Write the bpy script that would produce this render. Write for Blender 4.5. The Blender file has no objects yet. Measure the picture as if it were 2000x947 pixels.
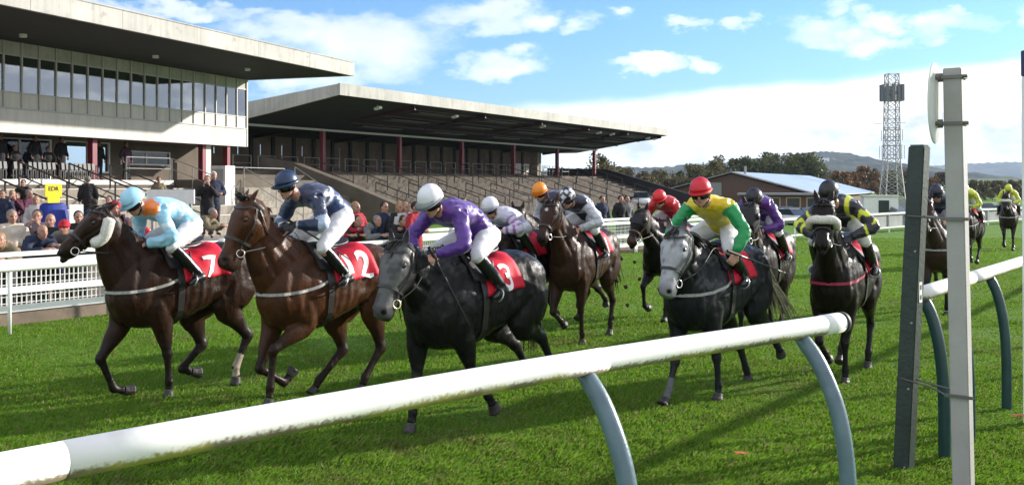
import bpy, bmesh, math, random
import numpy as np
from mathutils import Vector, Matrix

random.seed(7); RNG = np.random.default_rng(7)
SC = bpy.context.scene
COL = SC.collection
R = math.radians

# ------------------------------------------------------------------ camera
EYE = 2.1
cam = bpy.data.cameras.new('camera'); camo = bpy.data.objects.new('camera', cam); COL.objects.link(camo)
camo.location = (0, 0, EYE); camo.rotation_euler = (R(90), 0, 0)
cam.sensor_width = 36; cam.lens = 36.0
cam.shift_y = -(473.5 - 362) / 2000
cam.clip_end = 30000; cam.clip_start = 0.05
SC.camera = camo

# ------------------------------------------------------------------ sky, sun, exposure
SUN_AZ, SUN_EL = R(62), R(18.5)          # azimuth from +Y towards +X
W = bpy.data.worlds.new('World'); SC.world = W; W.use_nodes = True
SC.view_settings.view_transform = 'Standard'; SC.view_settings.look = 'None'
SC.view_settings.gamma = 1.0; SC.view_settings.exposure = 1.06
SC.render.use_persistent_data = False
SC.cycles.use_denoising = True
SC.cycles.max_bounces = 6; SC.cycles.diffuse_bounces = 3; SC.cycles.glossy_bounces = 3
SC.cycles.transmission_bounces = 4; SC.cycles.transparent_max_bounces = 6
SC.cycles.sample_clamp_indirect = 6

def build_world():
    nt = W.node_tree; N = nt.nodes; Lk = nt.links; N.clear()
    def n(t, **k):
        a = N.new(t)
        for q, v in k.items(): setattr(a, q, v)
        return a
    def mth(op, a, b=None, c=None, clamp=False):
        m = n('ShaderNodeMath', operation=op); m.use_clamp = clamp
        for i, v in enumerate((a, b, c)):
            if v is None: continue
            if isinstance(v, (int, float)): m.inputs[i].default_value = v
            else: Lk.new(v, m.inputs[i])
        return m.outputs[0]
    out = n('ShaderNodeOutputWorld'); bg = n('ShaderNodeBackground')
    sky = n('ShaderNodeTexSky', sky_type='NISHITA', sun_disc=False)
    sky.sun_elevation = SUN_EL; sky.sun_rotation = SUN_AZ
    sky.air_density = 1.0; sky.dust_density = 0.6; sky.ozone_density = 2.2
    tc = n('ShaderNodeTexCoord'); sp = n('ShaderNodeSeparateXYZ'); Lk.new(tc.outputs['Generated'], sp.inputs[0])
    x, y, z = sp.outputs
    az = mth('ARCTAN2', x, y)                                   # radians right of north
    hz = mth('SQRT', mth('ADD', mth('MULTIPLY', x, x), mth('MULTIPLY', y, y)))
    el = mth('ARCTAN2', z, hz)
    cmb = n('ShaderNodeCombineXYZ')
    Lk.new(az, cmb.inputs[0]); Lk.new(mth('MULTIPLY', el, 2.0), cmb.inputs[1])
    def noise(scale, detail, rough=.55, off=(0, 0, 0)):
        mp = n('ShaderNodeMapping'); mp.inputs['Location'].default_value = off
        Lk.new(cmb.outputs[0], mp.inputs[0])
        t = n('ShaderNodeTexNoise'); t.inputs['Scale'].default_value = scale; t.inputs['Detail'].default_value = detail
        t.inputs['Roughness'].default_value = rough; Lk.new(mp.outputs[0], t.inputs['Vector']); return t.outputs[0]
    def ramp(v, a, b):
        m = n('ShaderNodeMapRange', interpolation_type='SMOOTHSTEP')
        m.inputs[1].default_value = a; m.inputs[2].default_value = b; Lk.new(v, m.inputs[0]); return m.outputs[0]
    n1 = noise(9, 7); n2 = noise(24, 6, .6, (3, 1, 0)); n3 = noise(3.0, 4, .5, (7, 2, 0))
    nn = mth('ADD', mth('MULTIPLY', n1, .7), mth('MULTIPLY', n2, .3))
    waz = mth('ADD', az, mth('MULTIPLY', mth('SUBTRACT', noise(17, 5, .6, (1, 9, 0)), .5), .10)); wel = mth('ADD', el, mth('MULTIPLY', mth('SUBTRACT', noise(21, 5, .6, (5, 4, 0)), .5), .055))
    # the bank of cloud low in the north-east: its straight upper edge climbs to the right
    edge = mth('ADD', mth('MULTIPLY', az, .072), .076)
    edge = mth('ADD', edge, mth('MULTIPLY', mth('SUBTRACT', nn, .5), .022))
    bank = ramp(mth('SUBTRACT', edge, el), -.006, .010)
    bank = mth('MULTIPLY', bank, ramp(az, -.10, .10))
    # loose cumulus: separate puffs at their own bearings
    puffs = None
    for (px, py, rx, ry, s) in PUFFS:
        a0 = math.atan((px - 1000) / 2000); e0 = math.atan((362 - py) / 2000 * math.cos(a0))
        dx = mth('DIVIDE', mth('SUBTRACT', waz, a0), rx / 2000); dy = mth('DIVIDE', mth('SUBTRACT', wel, e0), ry / 2000)
        d = mth('ADD', mth('MULTIPLY', dx, dx), mth('MULTIPLY', dy, dy))
        v = mth('MULTIPLY', mth('SUBTRACT', 1.15, d), s)
        puffs = v if puffs is None else mth('MAXIMUM', puffs, v)
    pf = mth('ADD', puffs, mth('MULTIPLY', mth('SUBTRACT', nn, .5), 5.0))
    puff = ramp(pf, -.5, 2.1)
    # scattered cloud behind and around the camera so that glass and light have a whole sky
    other = mth('MULTIPLY', ramp(nn, .44, .54), ramp(mth('ABSOLUTE', az), .62, .8))
    cl = mth('MAXIMUM', mth('MAXIMUM', bank, puff), mth('MULTIPLY', other, 1.0), clamp=True)
    # cloud brightness: greyer undersides inside the bank
    low = mth('MULTIPLY', ramp(nn, .455, .60), mth('MULTIPLY', bank, ramp(mth('SUBTRACT', edge, el), .012, .05)))
    mixc = n('ShaderNodeMixRGB'); mixc.inputs[1].default_value = (1.0, .985, .97, 1); mixc.inputs[2].default_value = (.27, .29, .35, 1)
    Lk.new(mth('MULTIPLY', low, .85), mixc.inputs[0])
    pm = n('ShaderNodeMixRGB'); pm.inputs[2].default_value = (.40, .42, .50, 1)
    Lk.new(mixc.outputs[0], pm.inputs[1]); Lk.new(mth('MULTIPLY', mth('MULTIPLY', ramp(n3, .36, .58), puff), .75), pm.inputs[0])
    cs = n('ShaderNodeMixRGB', blend_type='MULTIPLY'); cs.inputs[0].default_value = 1
    Lk.new(pm.outputs[0], cs.inputs[1]); cs.inputs[2].default_value = (CLOUD, CLOUD, CLOUD, 1)
    st = n('ShaderNodeMixRGB', blend_type='MULTIPLY'); st.inputs[0].default_value = 1
    Lk.new(sky.outputs[0], st.inputs[1]); st.inputs[2].default_value = (.43, .80, 1.20, 1)
    mix = n('ShaderNodeMixRGB'); Lk.new(cl, mix.inputs[0]); Lk.new(st.outputs[0], mix.inputs[1]); Lk.new(cs.outputs[0], mix.inputs[2])
    Lk.new(mix.outputs[0], bg.inputs[0]); bg.inputs[1].default_value = SKY
    Lk.new(bg.outputs[0], out.inputs[0])
SKY = 0.080; CLOUD = 10.5
PUFFS = [(700, 85, 170, 48, 1.0), (560, 60, 130, 30, .9), (600, 140, 120, 34, .8), (760, 120, 90, 40, .8), (945, 30, 125, 34, 1.1), (985, 128, 70, 30, 1.1), (905, 122, 26, 18, .8),
         (1265, 123, 62, 18, 1.0), (1365, 133, 30, 16, .8), (1190, 20, 40, 16, .9), (1125, 48, 30, 16, .6), (1350, 46, 28, 15, .9), (1445, 42, 38, 18, .9), (1590, 60, 70, 28, .9),
         (1640, 15, 30, 16, .7), (1725, 32, 48, 22, 1.0), (1690, 85, 62, 26, .9), (1850, 52, 70, 20, .8), (300, 15, 200, 14, .8), (470, 25, 60, 14, .6), (1990, 45, 20, 40, .7), (1885, 30, 20, 9, .6)]
build_world()

sun = bpy.data.lights.new('sun', 'SUN'); suno = bpy.data.objects.new('sun', sun); COL.objects.link(suno)
sun.energy = 4.2; sun.angle = R(1.0); sun.color = (1, .94, .85)
S = Vector((math.cos(SUN_EL) * math.sin(SUN_AZ), math.cos(SUN_EL) * math.cos(SUN_AZ), math.sin(SUN_EL)))
suno.rotation_euler = S.to_track_quat('Z', 'Y').to_euler(); suno.location = S * 40

# ------------------------------------------------------------------ materials
def mat(name, col, rough=.6, spec=.5, metal=0, noise=None, bump=None, attr=None, ramp2=None, streak=0, coat=0, sheen=0, trans=0):
    """Principled; noise=(scale, amount) varies the colour, bump=(scale, strength), attr = colour attribute to use."""
    m = bpy.data.materials.new(name); m.use_nodes = True
    nt = m.node_tree; p = nt.nodes['Principled BSDF']; L = nt.links
    p.inputs['Base Color'].default_value = (*col[:3], 1); p.inputs['Roughness'].default_value = rough
    p.inputs['Specular IOR Level'].default_value = spec; p.inputs['Metallic'].default_value = metal
    if coat: p.inputs['Coat Weight'].default_value = coat; p.inputs['Coat Roughness'].default_value = .12
    if sheen: p.inputs['Sheen Weight'].default_value = sheen
    tc = nt.nodes.new('ShaderNodeTexCoord'); src = None
    if attr:
        a = nt.nodes.new('ShaderNodeAttribute'); a.attribute_name = attr; src = a.outputs['Color']
    if noise:
        t = nt.nodes.new('ShaderNodeTexNoise'); t.inputs['Scale'].default_value = noise[0]; t.inputs['Detail'].default_value = 6
        L.new(tc.outputs['Object'], t.inputs['Vector'])
        mr = nt.nodes.new('ShaderNodeMapRange'); mr.inputs[1].default_value = .25; mr.inputs[2].default_value = .75
        mr.inputs[3].default_value = 1 - noise[1]; mr.inputs[4].default_value = 1 + noise[1] * .6; L.new(t.outputs[0], mr.inputs[0])
        mx = nt.nodes.new('ShaderNodeMixRGB'); mx.blend_type = 'MULTIPLY'; mx.inputs[0].default_value = 1
        if src: L.new(src, mx.inputs[1])
        else: mx.inputs[1].default_value = (*col[:3], 1)
        L.new(mr.outputs[0], mx.inputs[2]); src = mx.outputs[0]
    if ramp2:                                   # (scale, other colour, lo, hi): patches of a second colour
        t = nt.nodes.new('ShaderNodeTexNoise'); t.inputs['Scale'].default_value = ramp2[0]; t.inputs['Detail'].default_value = 5
        L.new(tc.outputs['Object'], t.inputs['Vector'])
        mr = nt.nodes.new('ShaderNodeMapRange'); mr.inputs[1].default_value = ramp2[2]; mr.inputs[2].default_value = ramp2[3]; L.new(t.outputs[0], mr.inputs[0])
        mx = nt.nodes.new('ShaderNodeMixRGB'); L.new(mr.outputs[0], mx.inputs[0])
        if src: L.new(src, mx.inputs[1])
        else: mx.inputs[1].default_value = (*col[:3], 1)
        mx.inputs[2].default_value = (*ramp2[1], 1); src = mx.outputs[0]
    if streak:                                  # run-off stains: long down, narrow across
        mp = nt.nodes.new('ShaderNodeMapping'); mp.inputs['Scale'].default_value = (3.2, 3.2, .22); L.new(tc.outputs['Object'], mp.inputs[0])
        t = nt.nodes.new('ShaderNodeTexNoise'); t.inputs['Scale'].default_value = 1.6; t.inputs['Detail'].default_value = 7; L.new(mp.outputs[0], t.inputs['Vector'])
        mr = nt.nodes.new('ShaderNodeMapRange'); mr.inputs[1].default_value = .42; mr.inputs[2].default_value = .72; mr.inputs[3].default_value = 1; mr.inputs[4].default_value = 1 - streak; L.new(t.outputs[0], mr.inputs[0])
        mx = nt.nodes.new('ShaderNodeMixRGB'); mx.blend_type = 'MULTIPLY'; mx.inputs[0].default_value = 1
        if src: L.new(src, mx.inputs[1])
        else: mx.inputs[1].default_value = (*col[:3], 1)
        L.new(mr.outputs[0], mx.inputs[2]); src = mx.outputs[0]
    if src: L.new(src, p.inputs['Base Color'])
    if bump:
        t = nt.nodes.new('ShaderNodeTexNoise'); t.inputs['Scale'].default_value = bump[0]; t.inputs['Detail'].default_value = 5
        L.new(tc.outputs['Object'], t.inputs['Vector'])
        b = nt.nodes.new('ShaderNodeBump'); b.inputs['Strength'].default_value = bump[1]; b.inputs['Distance'].default_value = .02
        L.new(t.outputs[0], b.inputs['Height']); L.new(b.outputs[0], p.inputs['Normal'])
    return m

# ------------------------------------------------------------------ mesh helpers
def tag(o, label=None, cat=None, group=None, kind=None):
    if label: o['label'] = label
    if cat: o['category'] = cat
    if group: o['group'] = group
    if kind: o['kind'] = kind
    return o
def empty(name, loc=(0, 0, 0), rz=0.0):
    o = bpy.data.objects.new(name, None); COL.objects.link(o); o.location = loc; o.rotation_euler = (0, 0, rz); o.empty_display_size = .1
    return o
def obj(name, vf, m, parent=None, smooth=False, col=None, loc=None, rz=None):
    v, f = vf
    me = bpy.data.meshes.new(name)
    me.from_pydata([tuple(map(float, p)) for p in v] if not isinstance(v, np.ndarray) else v.tolist(), [], f if isinstance(f, list) else f.tolist())
    me.validate(); me.update()
    if smooth: me.shade_smooth()
    if col is not None:
        a = me.color_attributes.new('col', 'FLOAT_COLOR', 'POINT')
        c = np.ones((len(me.vertices), 4), np.float32); c[:, :3] = col; a.data.foreach_set('color', c.ravel())
    if isinstance(m, (list, tuple)):
        for q in m: me.materials.append(q)
    elif m: me.materials.append(m)
    o = bpy.data.objects.new(name, me); COL.objects.link(o)
    if parent: o.parent = parent
    if loc is not None: o.location = loc
    if rz is not None: o.rotation_euler = (0, 0, rz)
    return o
def copy_tree(o, parent=None):
    c = o.copy(); COL.objects.link(c)
    if parent: c.parent = parent
    for ch in list(o.children): copy_tree(ch, c)
    return c
class MB:
    """collects pieces of one mesh"""
    def __init__(s): s.v = []; s.f = []
    def add(s, v, f):
        n = len(s.v); s.v += [tuple(map(float, p)) for p in v]; s.f += [tuple(int(i) + n for i in q) for q in f]; return s
    def box(s, a, b):
        (x0, y0, z0), (x1, y1, z1) = a, b
        return s.add([(x0, y0, z0), (x1, y0, z0), (x1, y1, z0), (x0, y1, z0), (x0, y0, z1), (x1, y0, z1), (x1, y1, z1), (x0, y1, z1)],
                     [(0, 3, 2, 1), (4, 5, 6, 7), (0, 1, 5, 4), (1, 2, 6, 5), (2, 3, 7, 6), (3, 0, 4, 7)])
    def bar(s, p, q, w, h, up=(0, 0, 1)):
        """rectangular bar from p to q, w across, h along up"""
        p = Vector(p); q = Vector(q); d = (q - p).normalized(); u = Vector(up)
        sd = d.cross(u)
        if sd.length < 1e-4: sd = d.cross(Vector((1, 0, 0)))
        sd.normalize(); u = sd.cross(d)
        vs = []
        for c in (p, q):
            for a, b in ((-1, -1), (1, -1), (1, 1), (-1, 1)): vs.append(c + sd * a * w / 2 + u * b * h / 2)
        return s.add(vs, [(0, 1, 2, 3), (7, 6, 5, 4), (0, 4, 5, 1), (1, 5, 6, 2), (2, 6, 7, 3), (3, 7, 4, 0)])
    def tube(s, path, r, n=8, cap=True):
        v, f = tube(path, r, r, n=n, cap=cap); return s.add(v, f)
    def prism(s, poly, z0, z1):
        n = len(poly)
        return s.add([(x, y, z0) for x, y in poly] + [(x, y, z1) for x, y in poly],
                     [tuple(range(n - 1, -1, -1)), tuple(range(n, 2 * n))] + [(i, (i + 1) % n, n + (i + 1) % n, n + i) for i in range(n)])
    def vf(s): return (s.v, s.f)
def nrm(a): a = np.asarray(a, float); return a / (np.linalg.norm(a) + 1e-12)
def crom(P, k):
    """Catmull-Rom resample of rows of P, k steps per span"""
    P = np.asarray(P, float); Q = np.vstack([2 * P[0] - P[1], P, 2 * P[-1] - P[-2]]); out = []
    for i in range(1, len(Q) - 2):
        a, b, c, d = Q[i - 1:i + 3]
        for j in range(k):
            t = j / k
            out.append(.5 * ((2 * b) + (c - a) * t + (2 * a - 5 * b + 4 * c - d) * t * t + (3 * b - a - 3 * c + d) * t ** 3))
    out.append(P[-1]); return np.array(out)
def tube(path, ru, rv=None, side=None, n=12, cap=True):
    """swept ellipse: ru along 'side', rv across it"""
    P = np.asarray(path, float); N = len(P); rv = ru if rv is None else rv
    ru = np.broadcast_to(np.asarray(ru, float), (N,)); rv = np.broadcast_to(np.asarray(rv, float), (N,))
    T = np.gradient(P, axis=0); V = []; a = np.linspace(0, 2 * np.pi, n, endpoint=False)
    prev = np.asarray(side, float) if side is not None else None
    if prev is None:
        t0 = nrm(T[0]); prev = np.cross(t0, (0, 0, 1.))
        if np.linalg.norm(prev) < .2: prev = np.cross(t0, (1., 0, 0))
    for i in range(N):
        t = nrm(T[i]); s0 = np.asarray(side, float) if side is not None else prev
        s = s0 - t * (s0 @ t)
        if np.linalg.norm(s) < .05: s = prev - t * (prev @ t)
        s = nrm(s); prev = s; w = np.cross(t, s)
        V.append(P[i] + np.outer(np.cos(a) * ru[i], s) + np.outer(np.sin(a) * rv[i], w))
    V = np.vstack(V); F = []
    for i in range(N - 1):
        for j in range(n):
            k = (j + 1) % n; F.append((i * n + j, i * n + k, (i + 1) * n + k, (i + 1) * n + j))
    if cap: F += [tuple(range(n - 1, -1, -1)), tuple(range((N - 1) * n, N * n))]
    return V, F
def rtube(ctrl, k=4, side=None, n=12):
    """ctrl rows: x,y,z,ru,rv -> smooth tube"""
    Q = crom(ctrl, k); return tube(Q[:, :3], np.maximum(Q[:, 3], .003), np.maximum(Q[:, 4], .003), side, n)
def ellipsoid(c, A, nu=14, nv=9):
    """A = 3 row vectors (axes with lengths)"""
    c = np.asarray(c, float); A = np.asarray(A, float); V = [c + A[2]]
    for i in range(1, nv):
        p = math.pi * i / nv
        for j in range(nu):
            t = 2 * math.pi * j / nu
            V.append(c + math.sin(p) * (math.cos(t) * A[0] + math.sin(t) * A[1]) + math.cos(p) * A[2])
    V.append(c - A[2]); F = []
    for j in range(nu): F.append((0, 1 + j, 1 + (j + 1) % nu))
    for i in range(nv - 2):
        for j in range(nu):
            a = 1 + i * nu; F.append((a + j, a + nu + j, a + nu + (j + 1) % nu, a + (j + 1) % nu))
    b = 1 + (nv - 2) * nu
    for j in range(nu): F.append((len(V) - 1, b + (j + 1) % nu, b + j))
    return np.array(V), F
def sph(c, r, **k): return ellipsoid(c, np.eye(3) * np.asarray(r, float).reshape(-1, 1) if np.ndim(r) else np.eye(3) * r, **k)
def join(parts):
    m = MB()
    for v, f in parts: m.add(v, f)
    return m.vf()
def fuse(parts, voxel, smooth=4, factor=.5):
    """union of closed pieces as one continuous surface"""
    v, f = join(parts); me = bpy.data.meshes.new('tmp'); me.from_pydata(v, [], f); me.update()
    bm = bmesh.new(); bm.from_mesh(me); bmesh.ops.recalc_face_normals(bm, faces=bm.faces); bm.to_mesh(me); bm.free()
    o = bpy.data.objects.new('tmp', me); COL.objects.link(o)
    r = o.modifiers.new('r', 'REMESH'); r.mode = 'VOXEL'; r.voxel_size = voxel; r.adaptivity = 0
    if smooth: s = o.modifiers.new('s', 'SMOOTH'); s.factor = factor; s.iterations = smooth
    dg = bpy.context.evaluated_depsgraph_get(); e = o.evaluated_get(dg); m2 = e.to_mesh()
    V = np.empty(len(m2.vertices) * 3); m2.vertices.foreach_get('co', V)
    F = [tuple(p.vertices) for p in m2.polygons]
    e.to_mesh_clear(); bpy.data.objects.remove(o); bpy.data.meshes.remove(me)
    return V.reshape(-1, 3), F
def vnoise(P, s, seed=0):
    """cheap smooth pseudo-noise -1..1 for points"""
    P = np.asarray(P) * s; r = np.random.default_rng(seed); out = np.zeros(len(P))
    for i in range(6):
        k = r.normal(size=3) * (1 + .35 * i); out += np.sin(P @ k + r.uniform(0, 6.28)) / (1 + .25 * i)
    return out / 3.2
def segdist(P, a, b):
    a = np.asarray(a, float); b = np.asarray(b, float); d = b - a; t = np.clip(((P - a) @ d) / (d @ d + 1e-9), 0, 1)
    return np.linalg.norm(P - (a + t[:, None] * d), axis=1), t
def sstep(x, a, b): t = np.clip((x - a) / (b - a), 0, 1); return t * t * (3 - 2 * t)
# ------------------------------------------------------------------ horses
TRUNK = np.array([(-.84, 1.24, 1.06, .05), (-.80, 1.36, .96, .15), (-.68, 1.46, .855, .24), (-.50, 1.505, .83, .275), (-.30, 1.49, .85, .275), (-.10, 1.44, .79, .285),
                  (.10, 1.43, .725, .29), (.28, 1.47, .69, .275), (.42, 1.52, .685, .255), (.55, 1.49, .70, .24), (.68, 1.41, .75, .215), (.76, 1.32, .84, .165), (.815, 1.22, .95, .09)])
HEAD = np.array([(-.05, .03, .06, .05), (0, .07, .12, .08), (.07, .085, .165, .095), (.15, .088, .19, .105), (.22, .084, .195, .102), (.29, .076, .165, .085), (.36, .066, .115, .064),
                 (.42, .060, .100, .060), (.48, .058, .098, .058), (.535, .059, .100, .063), (.575, .050, .092, .058), (.605, .024, .068, .044)])
HEAD *= (.95, 1.22, 1.22, 1.18)

class HeadFrame:
    def __init__(s, poll, nose, yaw_roll=0, k=1.0):
        s.k = k; s.o = np.array(poll, float); s.h = nrm(np.array(nose, float) - s.o)
        l = nrm(np.cross((0, 0, 1.), s.h)) if abs(s.h[2]) < .97 else np.array((0, 1., 0))
        if l[1] < 0: l = -l
        s.l = l; s.d = nrm(np.cross(s.h, s.l))
        if s.d[0] < 0 and s.d[2] < 0: s.d = -s.d
        c, q = math.cos(yaw_roll), math.sin(yaw_roll); s.l, s.d = s.l * c + s.d * q, s.d * c - s.l * q
    def sec(s, t): return [np.interp(t / s.k, HEAD[:, 0], HEAD[:, k]) * s.k for k in (1, 2, 3)]
    def pt(s, t, ang, off=0.0):
        """point on the head's surface; ang 0 = nose line, +-90 = cheek, 180 = jaw"""
        d, v, w = s.sec(t); a = math.radians(ang); c, q = math.cos(a), math.sin(a)
        e = .8; cc = math.copysign(abs(c) ** e, c); qq = math.copysign(abs(q) ** e, q)
        r = (d if c > 0 else v) + off
        wd = w + off
        if c < 0: wd = w * (1 - .35 * (-c) ** 1.5) + off
        return s.o + s.h * t + s.d * cc * r + s.l * qq * wd
    def mesh(s, n=20, off=0.0, t0=None, t1=None, steps=26):
        ts = np.linspace(HEAD[0, 0] * s.k if t0 is None else t0, HEAD[-1, 0] * s.k if t1 is None else t1, steps); V = []; F = []
        for t in ts: V += [s.pt(t, 360 * j / n, off) for j in range(n)]
        for i in range(steps - 1):
            for j in range(n): k = (j + 1) % n; F.append((i * n + j, i * n + k, (i + 1) * n + k, (i + 1) * n + j))
        F += [tuple(range(n - 1, -1, -1)), tuple(range((steps - 1) * n, steps * n))]
        return np.array(V), F

def strap(path, w, th, normals, closed=False):
    """flat ribbon of thickness th lying on a surface with the given normals"""
    P = np.asarray(path); Nn = np.asarray(normals); m = len(P)
    T = (np.roll(P, -1, 0) - np.roll(P, 1, 0)) if closed else np.gradient(P, axis=0)
    V = []; F = []
    for p, t, q in zip(P, T, Nn):
        t = nrm(t); q = nrm(q - t * (q @ t)); b = np.cross(t, q)
        V += [p - b * w / 2, p + b * w / 2, p + b * w / 2 + q * th, p - b * w / 2 + q * th]
    rng = range(m) if closed else range(m - 1)
    for i in rng:
        a = 4 * i; c = 4 * ((i + 1) % m)
        for k in range(4): F.append((a + k, a + (k + 1) % 4, c + (k + 1) % 4, c + k))
    if not closed: F += [(3, 2, 1, 0), (4 * m - 4, 4 * m - 3, 4 * m - 2, 4 * m - 1)]
    return V, F
def head_strap(hf, pts, w=.018, th=.005, off=.004):
    """pts: (t, ang) control points on the head"""
    Q = crom(np.array(pts, float), 5); P = [hf.pt(t, a, off) for t, a in Q]; C = [hf.o + hf.h * t for t, a in Q]
    return strap(P, w, th, np.array(P) - np.array(C))
def torus(c, R1, r, ax, n=14, m=7):
    ax = nrm(ax); u = nrm(np.cross(ax, (0.3, .2, 1))); v = np.cross(ax, u); P = [np.asarray(c) + R1 * (math.cos(a) * u + math.sin(a) * v) for a in np.linspace(0, 2 * math.pi, n + 1)]
    return tube(P, r, r, n=m, cap=False)

M_LEATHER = mat('black_leather', (.018, .016, .015), .42, .5, bump=(60, .15))
M_TAN = mat('brown_leather', (.10, .035, .018), .4, bump=(60, .15))
M_STEEL = mat('steel', (.62, .62, .6), .22, metal=1)
M_BRASS = mat('pale_brass', (.75, .66, .42), .3, metal=1)
M_WEB = mat('pale_webbing', (.36, .36, .34), .6, noise=(40, .35))
M_REDWEB = mat('crimson_webbing', (.35, .02, .06), .6)
M_FLEECE = mat('white_sheepskin', (.76, .73, .67), .95, .1, noise=(70, .25), bump=(90, .9))
M_FLEECE2 = mat('grey_sheepskin', (.22, .2, .18), .95, .1, noise=(70, .3), bump=(90, .9))
M_CLOTHR = mat('red_saddlecloth', (.62, .012, .035), .62, .3, noise=(14, .25), bump=(9, .25))
M_NUM = mat('white_number_vinyl', (.82, .82, .80), .6)
M_EYE = mat('dark_eye', (.008, .006, .005), .06, .8)
M_HOOF = mat('horn', (.028, .024, .02), .5, noise=(40, .4), bump=(60, .3))
M_HOODB = mat('black_hood_cloth', (.012, .012, .014), .7, noise=(30, .3))
M_IRON = mat('aluminium_iron', (.5, .5, .5), .35, metal=1)

def coat_material(name, gloss=.30):
    m = mat(name, (.1, .1, .1), gloss, .16, attr='col', noise=(7, .30), bump=(26, .22))
    nt = m.node_tree; p = nt.nodes['Principled BSDF']
    tc = nt.nodes['Texture Coordinate']; L = nt.links
    def nz(s, sc=(1, 1, 1), d=6):
        mp = nt.nodes.new('ShaderNodeMapping'); mp.inputs['Scale'].default_value = sc; L.new(tc.outputs['Object'], mp.inputs[0]); t = nt.nodes.new('ShaderNodeTexNoise'); t.inputs['Scale'].default_value = s; t.inputs['Detail'].default_value = d; L.new(mp.outputs[0], t.inputs['Vector']); return t.outputs[0]
    mr = nt.nodes.new('ShaderNodeMapRange'); mr.inputs[1].default_value = .35; mr.inputs[2].default_value = .68; mr.inputs[3].default_value = gloss - .06; mr.inputs[4].default_value = gloss + .26; L.new(nz(11, (1, 1, .5)), mr.inputs[0]); L.new(mr.outputs[0], p.inputs['Roughness'])
    b0 = [n for n in nt.nodes if n.type == 'BUMP'][0]; b1 = nt.nodes.new('ShaderNodeBump'); b1.inputs['Strength'].default_value = .35; b1.inputs['Distance'].default_value = .006; L.new(nz(150, (1, 1, .25), 3), b1.inputs['Height']); L.new(b0.outputs[0], b1.inputs['Normal'])
    b2 = nt.nodes.new('ShaderNodeBump'); b2.inputs['Strength'].default_value = .55; b2.inputs['Distance'].default_value = .02; L.new(nz(9, (1, 1, .35), 4), b2.inputs['Height']); L.new(b1.outputs[0], b2.inputs['Normal']); L.new(b2.outputs[0], p.inputs['Normal'])
    return m
M_COAT = coat_material('glossy_coat')
M_HAIR = mat('horse_hair', (.02, .016, .013), .5, noise=(30, .4))
M_HAIRC = mat('cream_tail_hair', (.42, .37, .26), .55, noise=(40, .45))

def ribbon_hair(root, dirs, lengths, width, rng, droop=.5, wav=.03):
    """one lock per row: root points, directions, lengths"""
    mb = MB()
    for p, d, l in zip(root, dirs, lengths):
        p = np.array(p, float); d = nrm(d); sd = nrm(np.cross(d, rng.normal(size=3))); pts = []
        for i in range(6):
            t = i / 5; pts.append(p + d * l * t + np.array((0, 0, -1)) * droop * l * t * t + sd * wav * math.sin(3 * t + p[0] * 9))
        w = width * rng.uniform(.6, 1.2); v, f = tube(pts, np.array([.6, 1, 1, .9, .6, .12]) * w, np.array([.6, 1, 1, .9, .6, .12]) * w * .35, side=sd, n=5); mb.add(v, f)
    return mb.vf()

FIG = {}
def text_mesh(s):
    """outline lettering as (vertices, triangles) about its centre, one unit high"""
    cu = bpy.data.curves.new('t', 'FONT'); cu.body = s; cu.align_x = 'CENTER'; cu.resolution_u = 4; cu.offset = .025
    o = bpy.data.objects.new('t', cu); COL.objects.link(o); dg = bpy.context.evaluated_depsgraph_get()
    me = o.evaluated_get(dg).to_mesh(); bm = bmesh.new(); bm.from_mesh(me)
    bmesh.ops.triangulate(bm, faces=bm.faces)
    for _ in range(2):
        ed = [e for e in bm.edges if e.calc_length() > .12]
        if ed: bmesh.ops.subdivide_edges(bm, edges=ed, cuts=1, use_grid_fill=False); bmesh.ops.triangulate(bm, faces=bm.faces)
    V = np.array([v.co[:] for v in bm.verts]); bm.verts.index_update(); F = [tuple(v.index for v in f.verts) for f in bm.faces]
    bm.free(); o.evaluated_get(dg).to_mesh_clear(); bpy.data.objects.remove(o); bpy.data.curves.remove(cu)
    V[:, :2] -= (V[:, :2].min(0) + V[:, :2].max(0)) / 2; V /= (V[:, 1].max() - V[:, 1].min()); return V, F

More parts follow.
